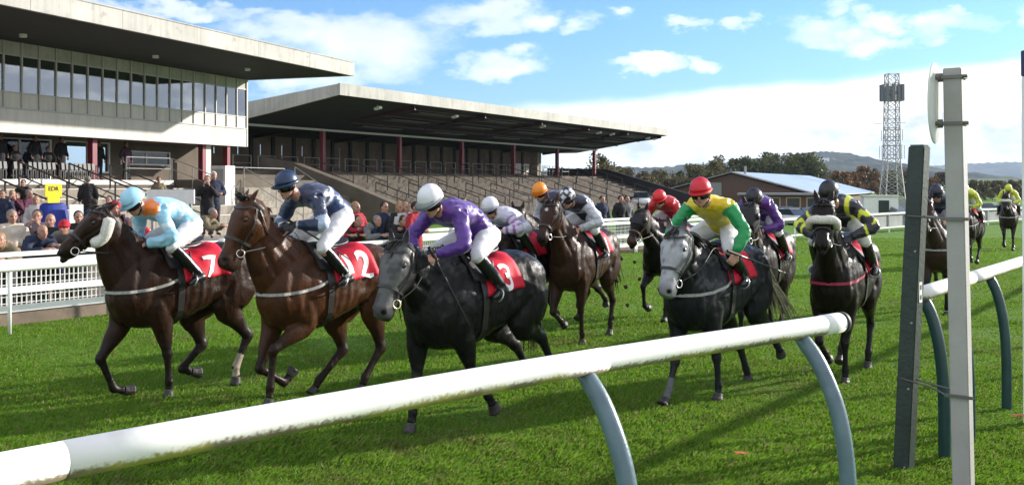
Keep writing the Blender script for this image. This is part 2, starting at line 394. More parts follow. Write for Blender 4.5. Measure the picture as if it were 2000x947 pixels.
def make_horse(sp):
    from mathutils.bvhtree import BVHTree
    X, Y, a = sp['at']; a = R(a); rng = np.random.default_rng(sp.get('seed', 1))
    root = empty('race_horse', (X, Y, 0), math.atan2(-math.cos(a), -math.sin(a)))
    tag(root, sp['label'], 'racehorse', 'racehorses galloping on the turf')
    near = sp.get('near', True); vox = sp.get('vox', .013 if near else .02)
    hf = HeadFrame(sp['poll'], sp['nose'], sp.get('roll', 0), sp.get('head', 1.0)); poll = hf.o
    parts = []
    # trunk
    T = crom(TRUNK, 3); n = 22; V = []; F = []
    for (x, zt, zb, w) in T:
        c = (zt + zb) / 2; h = (zt - zb) / 2
        for j in range(n):
            t = 2 * math.pi * j / n; ct, st_ = math.cos(t), math.sin(t)
            e = .92
            V.append((x, w * math.copysign(abs(st_) ** e, st_) * (1 - .10 * ct), c + h * math.copysign(abs(ct) ** e, ct)))
    for i in range(len(T) - 1):
        for j in range(n): k = (j + 1) % n; F.append((i * n + j, i * n + k, (i + 1) * n + k, (i + 1) * n + j))
    F += [tuple(range(n - 1, -1, -1)), tuple(range((len(T) - 1) * n, len(T) * n))]
    parts.append((np.array(V), F))
    # neck: from inside the shoulders to the back of the head
    S0 = np.array((.38, 0, 1.16)); E = poll - hf.d * .045 + hf.h * .05
    ax = nrm(E - S0); C1 = S0 + np.array((.30, 0, .15)); C2 = E - nrm(ax * .8 - hf.d * .35 + np.array((0, 0, .25))) * .30
    ts = np.linspace(0, 1, 9); B = [(1 - t) ** 3 * S0 + 3 * (1 - t) ** 2 * t * C1 + 3 * (1 - t) * t * t * C2 + t ** 3 * E for t in ts]
    rl = np.interp(ts, [0, .3, .6, .85, 1], [.20, .165, .118, .09, .08]); rv = np.interp(ts, [0, .3, .6, .85, 1], [.39, .335, .235, .168, .135])
    parts.append(tube(B, rl, rv, side=(0, 1, 0), n=20)); neck = np.array(B)
    # head, brows, cheeks, lips, ears
    parts.append(hf.mesh())
    for s in (-1, 1):
        parts.append(ellipsoid(hf.pt(.155, 52 * s, -.012), [hf.h * .05, hf.l * .026, hf.d * .03]))
        parts.append(ellipsoid(hf.o + hf.h * .20 - hf.d * .075 + hf.l * .058 * s, [hf.h * .095, hf.l * .042, hf.d * .095]))
        parts.append(ellipsoid(hf.pt(.565, 66 * s, -.012), [hf.h * .034, hf.l * .02, hf.d * .03]))
        parts.append(tube([hf.pt(.22, 62 * s, -.012), hf.pt(.34, 66 * s, -.008), hf.pt(.42, 70 * s, -.012)], [.018, .014, .006], n=8))
        e0 = hf.pt(.0, 48 * s, -.02); ed = nrm(hf.d * sp.get('ear', (.35, -.8))[0] + hf.h * sp.get('ear', (.35, -.8))[1] + hf.l * .25 * s)
        Q = crom([(*e0, .03, .024), (*(e0 + ed * .05), .034, .025), (*(e0 + ed * .10), .024, .017), (*(e0 + ed * .145), .006, .006)], 3)
        parts.append(tube(Q[:, :3], Q[:, 3], Q[:, 4], side=hf.l, n=10))
    parts.append(ellipsoid(hf.o + hf.h * .575 - hf.d * .055, [hf.h * .05, hf.l * .04, hf.d * .035]))
    # legs
    segs = []
    for k, (yy, J) in sp['legs'].items():
        J = [np.array((p[0], yy * (1.0 if i < 1 else .88) if len(p) < 3 else p[2], p[1])) for i, p in enumerate(J)]
        el, kn, fe, ho = J; s = 1 if yy > 0 else -1
        pas = fe + (ho - fe) * .52
        if k[0] == 'F':
            top = np.array((.50, s * .12, 1.17))
            C = [(*top, .085, .17), (*(top * .45 + el * .55 + np.array((0, s * .02, 0))), .088, .135), (*(el), .072, .098), (*(el * .55 + kn * .45), .056, .072), (*(el * .18 + kn * .82), .039, .045), (*kn, .042, .047),
                 (*(kn * .8 + fe * .2), .029, .034), (*(kn * .4 + fe * .6), .025, .031), (*(kn * .12 + fe * .88), .029, .036), (*fe, .035, .039), (*(fe * .45 + pas * .55), .028, .031), (*pas, .038, .042)]
        else:
            top = np.array((-.52, s * .115, 1.22)); mid = top * .5 + el * .5 + np.array((-.06, s * .025, 0))
            C = [(*top, .10, .23), (*mid, .105, .20), (*el, .085, .145), (*(el * .55 + kn * .45), .056, .088), (*(el * .2 + kn * .8), .037, .056), (*kn, .042, .058),
                 (*(kn * .78 + fe * .22), .032, .041), (*(kn * .4 + fe * .6), .028, .034), (*(kn * .12 + fe * .88), .031, .038), (*fe, .037, .041), (*(fe * .45 + pas * .55), .029, .033), (*pas, .038, .042)]
            # point of hock
            d1 = nrm(kn - el); d2 = nrm(fe - kn); bk = nrm(d1 - d2)
            parts.append(ellipsoid(kn + bk * .028 + np.array((0, 0, .02)), np.eye(3) * .034))
        C = [(*c[:3], c[3] * 1.2, c[4] * 1.2) for c in C]; parts.append(rtube(C, 3, side=(0, 1, 0), n=14)); segs.append((el, kn, fe, pas, ho))
    # muscle groups
    for s in (-1, 1):
        parts.append(ellipsoid((.48, s * .165, 1.18), [(.10, 0, .10), (0, .066, 0), (-.14, 0, .24)]))
        parts.append(ellipsoid((.36, s * .175, 1.04), [(.14, 0, 0), (0, .06, 0), (0, 0, .12)]))
        parts.append(ellipsoid((-.52, s * .135, 1.24), [(.25, 0, 0), (0, .135, 0), (0, 0, .22)]))
        parts.append(ellipsoid((.66, s * .085, 1.04), [(.12, 0, 0), (0, .075, 0), (0, 0, .15)]))
        parts.append(tube([neck[6] + np.array((0, .05 * s, -.06)), neck[4] + np.array((0, .085 * s, -.09)), np.array((.66, .115 * s, 1.16))], [.035, .05, .06], n=10))
    V, F = fuse(parts, vox, 7 if near else 4)
    # nostrils, mouth line, jugular groove, muscle ripple
    for s in (-1, 1):
        c = hf.pt(.585, 52 * s); d = np.linalg.norm(V - c, axis=1); V -= (hf.l * s * .022 - hf.h * .0)[None, :] * np.exp(-(d / .022) ** 2)[:, None]
        c = hf.pt(.18, 72 * s); d = np.linalg.norm(V - c, axis=1); V -= (hf.l * s * .010)[None, :] * np.exp(-(d / .028) ** 2)[:, None]
    Nn = vert_normals(V, F)
    rip = vnoise(V * (1.0, 1.0, .45), 15, 3) * .0062 + vnoise(V * (1, 1, .4), 34, 5) * .0026
    body = (V[:, 2] > .72) & (V[:, 0] < .9)
    V = V + Nn * (rip * body)[:, None]
    # grooves between the muscle masses, ribs, hollow of the flank, jugular furrow
    def groove(a, b, r, dep):
        d, t = segdist(V, np.array(a, float), np.array(b, float)); return -dep * np.exp(-(d / r) ** 2)
    D = np.zeros(len(V))
    for s in (-1, 1):
        D += groove((.27, s * .28, 1.34), (.20, s * .30, .92), .045, .016) + groove((.58, s * .20, 1.36), (.64, s * .22, 1.05), .04, .014) + groove((.47, s * .25, 1.08), (.52, s * .24, .90), .035, .012)
        D += groove((-.27, s * .27, 1.30), (-.24, s * .28, 1.10), .085, .030) + groove((-.66, s * .20, 1.30), (-.60, s * .22, .92), .035, .015) + groove((-.45, s * .25, 1.22), (-.36, s * .24, .98), .04, .012)
        D += groove(neck[6] + np.array((.06, .085 * s, -.07)), np.array((.70, .14 * s, 1.18)), .030, .016) + groove(neck[5] + np.array((0, .10 * s, .02)), np.array((.52, .19 * s, 1.33)), .035, .010)
        D += groove(hf.pt(.30, 100 * s), hf.pt(.44, 88 * s), .022, .008) + groove(hf.pt(.10, 75 * s), hf.pt(.14, 120 * s), .025, .008)
    D += .0035 * np.sin(V[:, 0] * 62 + V[:, 2] * 10) * sstep(V[:, 0], -.28, -.12) * (1 - sstep(V[:, 0], .08, .2)) * sstep(V[:, 2], .80, .92) * (1 - sstep(V[:, 2], 1.2, 1.36))
    V = V + Nn * D[:, None]
    # coat colours (true markings, with the shade of nostrils and mouth crease painted in)
    c0 = np.array(sp['coat']) * .46; c1 = np.array(sp.get('points', (.012, .010, .010))); Cc = np.tile(c0, (len(V), 1))
    for (el, kn, fe, pas, ho) in segs:
        for (p, q, w0, w1) in ((el, kn, sp.get('leg0', .25), 1.0), (kn, fe, 1, 1), (fe, ho, 1, 1)):
            d, t = segdist(V, p, q); w = (w0 + (w1 - w0) * sstep(t, .25, .95)) * (d < .10) * (V[:, 2] < .72 if p is el else True)
            Cc = Cc * (1 - w[:, None]) + c1 * w[:, None]
    dh = (V - hf.o) @ hf.h; near_head = (np.linalg.norm(V - (hf.o + hf.h * .3), axis=1) < .45)
    wm = sstep(dh, .47, .56) * near_head * sp.get('muzzle', .75); Cc = Cc * (1 - wm[:, None]) + np.array((.014, .011, .010)) * wm[:, None]
    if 'face' in sp:                                   # pale grey face
        cf = np.array(sp['face']); w = sstep(dh, -.10, .10) * near_head * sstep((V - hf.o) @ hf.d, -.16, .02)
        w = w * (1 - .45 * sstep(vnoise(V, 22, 8), .0, .5)); Cc = Cc * (1 - w[:, None]) + cf * w[:, None]
        w = np.exp(-((dh - .57) / .05) ** 2) * near_head * .5; Cc = Cc * (1 - w[:, None]) + np.array((.05, .045, .045)) * w[:, None]
    for (c, r, colr) in sp.get('marks', []):           # (t, ang) on the head or xyz
        c = hf.pt(*c) if len(c) == 2 else np.array(c); d = np.linalg.norm(V - c, axis=1); w = 1 - sstep(d, r * .7, r); Cc = Cc * (1 - w[:, None]) + np.array(colr) * w[:, None]
    for i, colr in sp.get('socks', []):
        el, kn, fe, pas, ho = segs[i]; d, t = segdist(V, fe * .75 + kn * .25, ho); w = (d < .07) * 1.0; Cc = Cc * (1 - w[:, None]) + np.array(colr) * w[:, None]
    for s in (-1, 1):
        c = hf.pt(.585, 52 * s); d = np.linalg.norm(V - c, axis=1); w = 1 - sstep(d, .018, .032); Cc = Cc * (1 - w[:, None]) + np.array((.006, .004, .004)) * w[:, None]
        d, t = segdist(V, hf.pt(.615, 125 * s), hf.pt(.50, 122 * s)); w = 1 - sstep(d, .005, .012); Cc = Cc * (1 - .8 * w[:, None]) + np.array((.006, .004, .004)) * .8 * w[:, None]
    w = sstep(vnoise(V, 55, 21) + .5 * vnoise(V, 120, 22), .35, .9) * (1 - sstep(V[:, 2], .35, .95)) * .55; Cc = Cc * (1 - w[:, None]) + np.array((.060, .048, .030)) * w[:, None]   # splashed mud
    if 'dapple' in sp:
        w = sstep(vnoise(V, 26, 11), .1, .6) * sstep(V[:, 2], .85, 1.2) * (V[:, 0] < .75) * sp['dapple'][1]; Cc = Cc * (1 - w[:, None]) + np.array(sp['dapple'][0]) * w[:, None]
    obj('body', (V, F), M_COAT, root, True, Cc)
    bvh = BVHTree.FromPolygons([tuple(v) for v in V], F)
    def cast(o, d, off):
        h = bvh.ray_cast(Vector(o), Vector(d))
        if h[0] is None: return None, None
        return np.array(h[0]) - nrm(d) * off, -nrm(d)
    # hooves, eyes
    for (el, kn, fe, pas, ho) in segs:
        d = ho - pas; h0 = pas + d * .1; sd = np.array((0, 1., 0)); fwd = nrm(np.cross(sd, d))
        if fwd[0] < 0 and abs(d[2]) > abs(d[0]): fwd = -fwd
        obj('hoof', tube([h0, h0 + d * .5 + fwd * .006, ho + fwd * .014, ho + fwd * .016 + nrm(d) * .012], [.042, .049, .056, .054], [.045, .053, .062, .06], side=sd, n=14), M_HOOF, root, False)
    for s in (-1, 1):
        obj('eye', ellipsoid(hf.pt(.18, 70 * s, -.012), [hf.h * .025, hf.l * .019, hf.d * .019], 12, 8), M_EYE, root, True)
    # mane and tail
    hairm = sp.get('hair', M_HAIR); roots = []; dirs = []; ln = []; side = -1 if sp.get('mane', -1) < 0 else 1
    for i in range(70 if near else 30):
        t = rng.uniform(.12, 1.0); k = t * 8; i0 = min(int(k), 7); p = neck[i0] * (1 - (k - i0)) + neck[i0 + 1] * (k - i0); tg = nrm(neck[min(i0 + 1, 8)] - neck[i0])
        up = nrm(np.cross(tg, (0, 1., 0))); up = up if up[2] > 0 else -up
        p = p + up * (np.interp(t, ts, rv) - .012); roots.append(p); dirs.append(up * .55 + np.array((-.35, side * .75, .1)) + rng.normal(size=3) * .14); ln.append(rng.uniform(.09, .17))
    obj('mane', ribbon_hair(roots, dirs, ln, .016, rng, .75, .008), hairm, root, True)
    if sp.get('forelock', True):
        roots = [hf.pt(rng.uniform(-.03, .02), rng.uniform(-28, 28), -.01) for _ in range(22)]; fd = hf.h * .55 + hf.d * .5 + hf.l * 0 if not sp.get('tuft') else -hf.h * .35 + hf.d * .6
        obj('forelock', ribbon_hair(roots, [fd + rng.normal(size=3) * .2 for _ in roots], rng.uniform(.07, .15, 22), .014, rng, .25, .01), hairm, root, True)
    td = np.array(sp.get('tail', (-.55, -.1, -.6)), float); tl = sp.get('tail_len', .5); roots = []; dirs = []; ln = []
    for i in range(64 if near else 26):
        roots.append(np.array((-.80, 0, 1.335)) + rng.normal(size=3) * (.012, .022, .02) + td * rng.uniform(0, .22)); dirs.append(td + rng.normal(size=3) * .11); ln.append(tl * rng.uniform(.6, 1.05))
    obj('tail', ribbon_hair(roots, dirs, ln, .017 if near else .026, rng, sp.get('droop', .62), .02), sp.get('tailhair', hairm), root, True)
    # bridle
    lm = sp.get('leather', M_LEATHER); w = .020 if near else .028; br = MB()
    br.add(*head_strap(hf, [(.035, -118), (-.005, -60), (-.02, 0), (-.005, 60), (.035, 118)], w))
    br.add(*head_strap(hf, [(.045, -80), (.085, -40), (.095, 0), (.085, 40), (.045, 80)], w))
    nb = [(.375, 180 - 0.01 - 360 * k / 16) for k in range(17)]; br.add(*head_strap(hf, nb, w * 1.3))
    for s in (-1, 1):
        br.add(*head_strap(hf, [(.04, 92 * s), (.18, 96 * s), (.32, 96 * s), (.455, 104 * s)], w)); br.add(*head_strap(hf, [(.04, 100 * s), (.14, 122 * s), (.20, 150 * s), (.22, 179 * s)], w * .8))
    obj('bridle', br.vf(), lm, root)
    for s in (-1, 1):
        c = hf.pt(.475, 108 * s, .012); obj('bit_ring', torus(c, .036, .006, hf.l * s * .9 + hf.d * .25), sp.get('bit', M_STEEL), root, True)
        hand = np.array(sp.get('hand', (.55, 0, 1.50))) + np.array((0, .06 * s, 0)); mid = (c + hand) / 2 + np.array((0, .03 * s, -.035))
        Q = crom([c + nrm(hand - c) * .04, mid, hand, hand + np.array((-.10, .02 * s, -.09))], 6)
        obj('rein', tube(Q, .009, .005, side=(0, 1, .3), n=6), lm if not sp.get('paleRein') else M_WEB, root, True)
    if sp.get('fleece') == 'nose':
        Q = [hf.pt(.31 - .05 * abs(k) / 100, k, .030) for k in np.linspace(-100, 100, 21)]
        v, f = tube(Q, .044, .044, n=12); v = v + rng.normal(size=v.shape) * .0022; obj('sheepskin_noseband', (v, f), M_FLEECE, root, True)
    if sp.get('fleece') == 'greynose':
        Q = [hf.pt(.36, k, .015) for k in np.linspace(-110, 110, 21)]; v, f = tube(Q, .026, .026, n=10); obj('sheepskin_noseband', (v + rng.normal(size=v.shape) * .002, f), M_FLEECE2, root, True)
    if sp.get('fleece') == 'cheek':
        for s in (-1, 1):
            Q = [hf.pt(t, a_ * s, .032) for t, a_ in ((.05, 95), (.10, 100), (.16, 108), (.22, 116), (.29, 120), (.33, 122))]; Q = crom(Q, 3)
            rr = np.interp(np.linspace(0, 1, len(Q)), [0, .06, .9, 1], [.034, .056, .052, .034]); v, f = tube(Q, rr, rr, n=14)
            obj('sheepskin_cheekpiece', (v + rng.normal(size=v.shape) * .002, f), M_FLEECE, root, True)
    if sp.get('hood'):
        V1, F1 = hf.mesh(18, .009, -.03, .33 if sp['hood'] == 'long' else .27, 14); obj('hood', (V1, F1), M_HOODB, root, True)
        for s in (-1, 1): obj('eye_cup', ellipsoid(hf.pt(.17, 76 * s, .012), [hf.h * .045, hf.l * .022, hf.d * .045], 12, 8), sp.get('cup', M_LEATHER), root, True)
    # chest strap, girth
    if sp.get('breast', M_WEB):
        P = []; Nr = []
        for t in np.linspace(-118, 118, 41):
            d = np.array((math.cos(R(t)), math.sin(R(t)), 0)); zz = 1.07 + .10 * (abs(t) / 118) ** 2; o = np.array((.35, 0, zz)) + d * 1.2
            p, q = cast(o, -d, .004)
            if p is not None: P.append(p); Nr.append(q)
        if len(P) > 8: obj('breast_girth', strap(P, .028, .006, Nr), sp.get('breast', M_WEB), root)
    P = []; Nr = []
    for t in np.linspace(0, 360, 40, endpoint=False):
        d = np.array((0, math.sin(R(t)), math.cos(R(t)))); p, q = cast(np.array((.20, 0, 1.12)) + d * .8, -d, .008)
        if p is not None: P.append(p); Nr.append(q)
    obj('girth', strap(P, .07, .006, Nr, True), M_LEATHER, root)
    # saddlecloth, its number, saddle, irons
    def drape(x, ang, off):
        d = np.array((0, math.sin(R(ang)), math.cos(R(ang)))); p, q = cast(np.array((x, 0, 1.17)) + d * .9, -d, off); return p
    nu, nvv = 15, 31; G = []; x0, x1 = sp.get('cloth', (-.29, .16))
    for j in range(nvv):
        ang = -96 + 192 * j / (nvv - 1)
        for i in range(nu):
            u = i / (nu - 1); x = x1 + (x0 - x1) * u; k = abs(ang) / 96
            lift = .016 + .035 * max(0, k - .62) * u ** 2 + .008 * math.sin(9 * u + 5 * k) + .006 * math.sin(17 * u - 8 * k + ang * .05)
            p = drape(x - .03 * k * u, ang * (1 - .10 * u), lift); G.append(p if p is not None else (x, 0, 1.4))
    G = np.array(G); Fg = [(j * nu + i, j * nu + i + 1, (j + 1) * nu + i + 1, (j + 1) * nu + i) for j in range(nvv - 1) for i in range(nu - 1)]
    Ng = vert_normals(G, Fg); s_ = np.sign(((G - G.mean(0)) * Ng).sum()) or 1
    Vt = np.vstack([G, G - Ng * s_ * .006]); m = len(G); Ft = Fg + [tuple(i + m for i in reversed(f)) for f in Fg]
    edge = [j * nu for j in range(nvv)] + [(nvv - 1) * nu + i for i in range(1, nu)] + [j * nu + nu - 1 for j in range(nvv - 2, -1, -1)] + [i for i in range(nu - 2, 0, -1)]
    for p_, q_ in zip(edge, edge[1:] + edge[:1]): Ft.append((p_, q_, q_ + m, p_ + m))
    cl = obj('saddlecloth', (Vt, Ft), M_CLOTHR, root, True)
    if sp.get('number'):
        tv, tf = FIG.setdefault(sp['number'], text_mesh(sp['number'])); hgt = sp.get('numh', .22); wd = hgt * sp.get('numw', 1.0)
        for s in (1, -1):
            cx, ca = sp.get('numat', (-.13, 66)); Q = []
            for (x, y, z) in tv:
                p = drape(cx - x * wd * s, (ca - y * hgt / .27 * 57.3 * .95) * s, .034 + .02 * max(0, (.1 - cx)) * 0); Q.append(p if p is not None else (cx, 0, 1.3))
            # lift clear of the cloth's surface
            Q = np.array(Q); b2 = BVHTree.FromPolygons([tuple(v) for v in Vt], Ft)
            for i, q in enumerate(Q):
                d = nrm(np.array((0, q[1], q[2] - 1.17))); h = b2.ray_cast(Vector(q + d * .5), Vector(-d))
                if h[0] is not None: Q[i] = np.array(h[0]) + d * .005
            obj('number', (Q, [tuple(reversed(f)) for f in tf] if s < 0 else tf), M_NUM, cl)
    Gp = []                                             # black pad under the saddle, showing ahead of the rider's leg
    for j in range(17):
        for i in range(4): p = drape(.36 - .075 * i - .05 * abs(j - 8) / 8, -66 + 132 * j / 16, .022); Gp.append(p if p is not None else (.2, 0, 1.5))
    Gp = np.array(Gp); Fp = [(j * 4 + i, j * 4 + i + 1, j * 4 + i + 5, j * 4 + i + 4) for j in range(16) for i in range(3)]; Gi = Gp - nrm_rows(Gp - (.25, 0, 1.17)) * .014; m4 = len(Gp)
    e4 = [j * 4 for j in range(17)] + [65, 66, 67] + [j * 4 + 3 for j in range(15, -1, -1)] + [2, 1]
    obj('saddle_pad', (np.vstack([Gp, Gi]), Fp + [tuple(q + m4 for q in reversed(f)) for f in Fp] + [(p_, q_, q_ + m4, p_ + m4) for p_, q_ in zip(e4, e4[1:] + e4[:1])]), M_HOODB, root, True)
    sd = rtube([(.22, 0, 1.52, .09, .02), (.16, 0, 1.515, .15, .03), (.0, 0, 1.505, .15, .028), (-.14, 0, 1.53, .13, .03), (-.19, 0, 1.56, .07, .015)], 3, side=(0, 1, 0), n=14)
    so = obj('saddle', sd, M_LEATHER, root, True)
    for s in (-1, 1):
        ft = np.array(sp.get('toe', (.13, .33, 1.14))) * (1, s, 1)
        obj('stirrup_leather', MB().bar((.10, .255 * s, 1.44), ft + np.array((-.02, 0, .07)), .025, .006, (1, 0, 0)).vf(), M_LEATHER, so)
        obj('stirrup_iron', torus(ft + np.array((-.03, 0, .01)), .058, .008, (1, 0, .3)), M_IRON, so, True)
    return root
def nrm_rows(a): return a / (np.linalg.norm(a, axis=1, keepdims=True) + 1e-9)
def vert_normals(V, F):
    q = np.array([f[:3] for f in F]); fn = np.cross(V[q[:, 1]] - V[q[:, 0]], V[q[:, 2]] - V[q[:, 0]]); N = np.zeros_like(V)
    for k in range(max(len(f) for f in F)):
        idx = np.array([f[k] if k < len(f) else f[0] for f in F]); np.add.at(N, idx, fn)
    return N / (np.linalg.norm(N, axis=1, keepdims=True) + 1e-12)
# ------------------------------------------------------------------ people
SKIN = np.array((.50, .27, .19))
M_SKIN = mat('skin', SKIN, .5, .4, attr='col', noise=(30, .12))
M_SILK = mat('racing_silk', (.5, .5, .5), .38, .5, attr='col', noise=(22, .10), bump=(16, .35), sheen=.2)
M_BREECH = mat('white_breeches', (.72, .71, .72), .55, .4, noise=(12, .12), bump=(20, .4))
M_BOOT = mat('black_boot', (.012, .012, .014), .25, .6, bump=(30, .15))
M_GLOVE = mat('dark_glove', (.016, .016, .022), .6)
M_HELM = mat('helmet_shell', (.5, .5, .5), .34, .5, attr='col', noise=(16, .08))
M_GOGG = mat('dark_goggles', (.006, .006, .008), .12, .8)
M_SOLE = mat('boot_top_band', (.5, .5, .5), .5)

def head_parts(c, f, u, k=1.0):
    f = nrm(f); l = nrm(np.cross(u, f)); u = nrm(np.cross(f, l)); c = np.asarray(c, float)
    P = lambda a, b, d: c + (f * a + l * b + u * d) * k
    E = lambda p, a, b, d: ellipsoid(p, [f * a * k, l * b * k, u * d * k], 14, 10)
    o = [E(P(-.012, 0, .032), .098, .076, .088), E(P(.012, 0, -.02), .078, .066, .085), E(P(.028, 0, -.068), .055, .052, .045), E(P(.060, 0, -.093), .026, .026, .022),
         E(P(.066, 0, .028), .026, .052, .012)]
    o.append(tube([P(.082, 0, .018), P(.098, 0, -.006), P(.108, 0, -.026), P(.088, 0, -.038)], np.array([.009, .012, .017, .012]) * k, np.array([.012, .013, .013, .01]) * k, side=l, n=8))
    o.append(E(P(.082, 0, -.058), .014, .026, .007)); o.append(E(P(.080, 0, -.070), .013, .022, .007))
    for s in (-1, 1):
        o.append(E(P(-.008, .078 * s, -.008), .020, .010, .032)); o.append(E(P(.055, .040 * s, -.022), .022, .022, .018))
    return o, (f, l, u)
def hand_parts(w, d, p, k=1.0, thumb=1):
    """fist closing round what it holds: w wrist, d along the hand, p towards the palm"""
    d = nrm(d); p = nrm(np.asarray(p, float) - d * (np.asarray(p) @ d)); s = np.cross(d, p) * thumb; w = np.asarray(w, float)
    o = [ellipsoid(w + d * .045 * k, [d * .052 * k, s * .041 * k, p * .019 * k], 12, 8)]
    for i, ln in enumerate((.95, 1.05, 1.0, .82)):
        b = w + (d * .082 + s * (1.5 - i) * .0215) * k
        o.append(tube([b - d * .02 * k, b + (d * .014) * k, b + (d * .032 * ln + p * .022) * k, b + (d * .018 * ln + p * .046) * k, b + (-d * .010 + p * .050) * k], np.array([.0105, .0108, .0103, .0095, .008]) * k, n=8))
    o.append(tube([w + (d * .022 + s * .028) * k, w + (d * .045 + s * .054 + p * .012) * k, w + (d * .070 + s * .052 + p * .032) * k, w + (d * .086 + s * .030 + p * .046) * k], np.array([.014, .0125, .011, .009]) * k, n=8))
    return o
def limb(pts, r, n=10, k=3):
    return rtube([(*p, a, a) for p, a in zip(pts, r)], k, n=n)
def torso(J, e=0.0, low=0.0, kx=1.0):
    side = nrm(np.asarray(J['sh'][1]) - np.asarray(J['sh'][-1])); pv, ch, nk = (np.asarray(J[q], float) for q in ('pelvis', 'chest', 'neck'))
    wa = np.asarray(J['waist'], float) if 'waist' in J else pv * .5 + ch * .5; ax = nrm(ch - pv)
    C = [(*(pv - nrm(wa - pv) * (.10 + low)), (.10 + e + .05 * (low > .1)) * kx, .09 + e), (*pv, (.165 + e) * kx, .125 + e), (*(pv * .5 + wa * .5), (.155 + e) * kx, .115 + e), (*wa, (.15 + e) * kx, .112 + e),
         (*ch, (.18 + e) * kx, .125 + e), (*(ch * .4 + nk * .6), (.165 + e) * kx, .10 + e), (*nk, .075 + e, .07 + e), (*(nk + nrm(nk - ch) * .04), .05 + e, .05 + e)]
    return rtube(C, 3, side=side, n=18)
def closest(V, J):
    """sleeve weight, arm parameter, side of each jacket vertex"""
    dT, tT = segdist(V, J['pelvis'], J['neck']); best = np.full(len(V), 9.0); tt = np.zeros(len(V)); ss = np.zeros(len(V))
    for s in (-1, 1):
        d1, t1 = segdist(V, J['sh'][s], J['el'][s]); d2, t2 = segdist(V, J['el'][s], J['wr'][s])
        for d, t in ((d1, t1 * .5), (d2, .5 + t2 * .5)):
            m = d < best; best = np.where(m, d, best); tt = np.where(m, t, tt); ss = np.where(m, s, ss)
    sl = (best < .095) & (best < dT * .75) & ((tt > .03))
    return sl, tt, ss, tT

def make_body(root, J, off, skin=SKIN, vox=.011, gloves=None, legs=True, sink=0.0):
    c, f, u = J['head'], J['face'], J['up']; hp, (f, l, u) = head_parts(c, f, u)
    P = list(hp); nk = np.asarray(J['neck'], float); c = np.asarray(c, float)
    P.append(limb([nk - (c - nk) * .3, nk * .5 + (c - f * .02 - u * .06) * .5, c - f * .02 - u * .03], [.062, .056, .056]))
    P.append(torso(J, -.05))
    hands = []
    for s in (-1, 1):
        sh, el, wr = (np.asarray(J[q][s], float) for q in ('sh', 'el', 'wr'))
        P.append(limb([sh, sh * .5 + el * .5, el, el * .6 + wr * .4, wr], [.036, .036, .032, .034, .024])); P.append(limb([sh, nk * .7 + sh * .3], [.036, .040]))
        hd = np.asarray(J['hd'][s], float); hands += hand_parts(wr, hd, J.get('palm', {s: (0, -s, -.4)})[s], 1.0, s)
        if legs:
            hi, kn, an, to = (np.asarray(J[q][s], float) for q in ('hip', 'kn', 'an', 'toe'))
            P.append(limb([hi, hi * .5 + kn * .5, kn, kn * .65 + an * .35, an], [.085, .07, .05, .048, .034])); P.append(limb([an, an * .5 + to * .5, to], [.034, .032, .024]))
    V, F = fuse(P + hands, vox, 2, .35)
    C = np.tile(skin, (len(V), 1)); h = V - c
    a, b, d = h @ f, h @ l, h @ u; hd_ = (np.abs(b) < .1) & (np.linalg.norm(h, axis=1) < .16)
    for s in (-1, 1):
        w = hd_ * (1 - sstep(np.hypot((b - .032 * s) / 1.5, d - .008), .006, .011)) * (a > .05); C = C * (1 - w[:, None]) + np.array((.02, .015, .012)) * w[:, None]
        w = hd_ * (1 - sstep(np.hypot((b - .034 * s) / 3, d - .030), .004, .009)) * (a > .05); C = C * (1 - .8 * w[:, None]) + np.array((.07, .045, .03)) * .8 * w[:, None]
        w = hd_ * (1 - sstep(np.hypot(b - .042 * s, d + .02), .012, .03)) * (a > .03) * .3; C = C * (1 - w[:, None]) + np.array((.55, .17, .12)) * w[:, None]
    w = hd_ * (1 - sstep(np.hypot(b / 2.4, d + .064), .006, .011)) * (a > .06); C = C * (1 - w[:, None]) + np.array((.36, .11, .09)) * w[:, None]
    V = V - off; o = obj('body', (V, F), M_SKIN, root, True, C)
    if gloves is not None:
        for s in (-1, 1):
            wr = np.asarray(J['wr'][s], float); hd = np.asarray(J['hd'][s], float)
            g = hand_parts(wr, hd, J.get('palm', {s: (0, -s, -.4)})[s], 1.14, s); g.append(limb([wr - nrm(hd) * .05, wr + nrm(hd) * .02], [.036, .034]))
            gv, gf = fuse(g, .008, 2, .3); obj('glove', (gv - off, gf), gloves, root, True)
    return f, l, u
def make_jacket(root, J, off, m, color=None, vox=.013, low=0.0, name='jacket', puff=.0, wrinkle=.010, hood=False):
    P = [torso(J, puff, low)]
    for s in (-1, 1):
        sh, el, wr = (np.asarray(J[q][s], float) for q in ('sh', 'el', 'wr')); ch, nk = np.asarray(J['chest'], float), np.asarray(J['neck'], float)
        P.append(limb([sh, sh * .5 + el * .5, el, el * .55 + wr * .45, wr + (el - wr) * .06], [.070 + puff, .062 + puff, .056 + puff, .054 + puff, .040 + puff * .6], 12))
        P.append(limb([sh, sh * .35 + nk * .65 - (nk - ch) * .15], [.074 + puff, .07 + puff], 12)); P.append(limb([sh, sh * .4 + ch * .6], [.08 + puff, .09 + puff], 12))
    if hood: P.append(ellipsoid(np.asarray(J['head']) - nrm(J['face']) * .03 + np.array((0, 0, .015)), [nrm(J['face']) * .105, nrm(np.cross(J['up'], J['face'])) * .11, np.array((0, 0, .145))]))
    V, F = fuse(P, vox, 4); N = vert_normals(V, F)
    V = V + N * ((vnoise(V, 30, 2) * np.abs(vnoise(V, 13, 4)) * 1.9 + vnoise(V * (1, 1, 2.2), 17, 9) * .5) * wrinkle)[:, None]
    C = None
    if color is not None: C = color(V, J)
    return obj(name, (V - off, F), m, root, True, C)
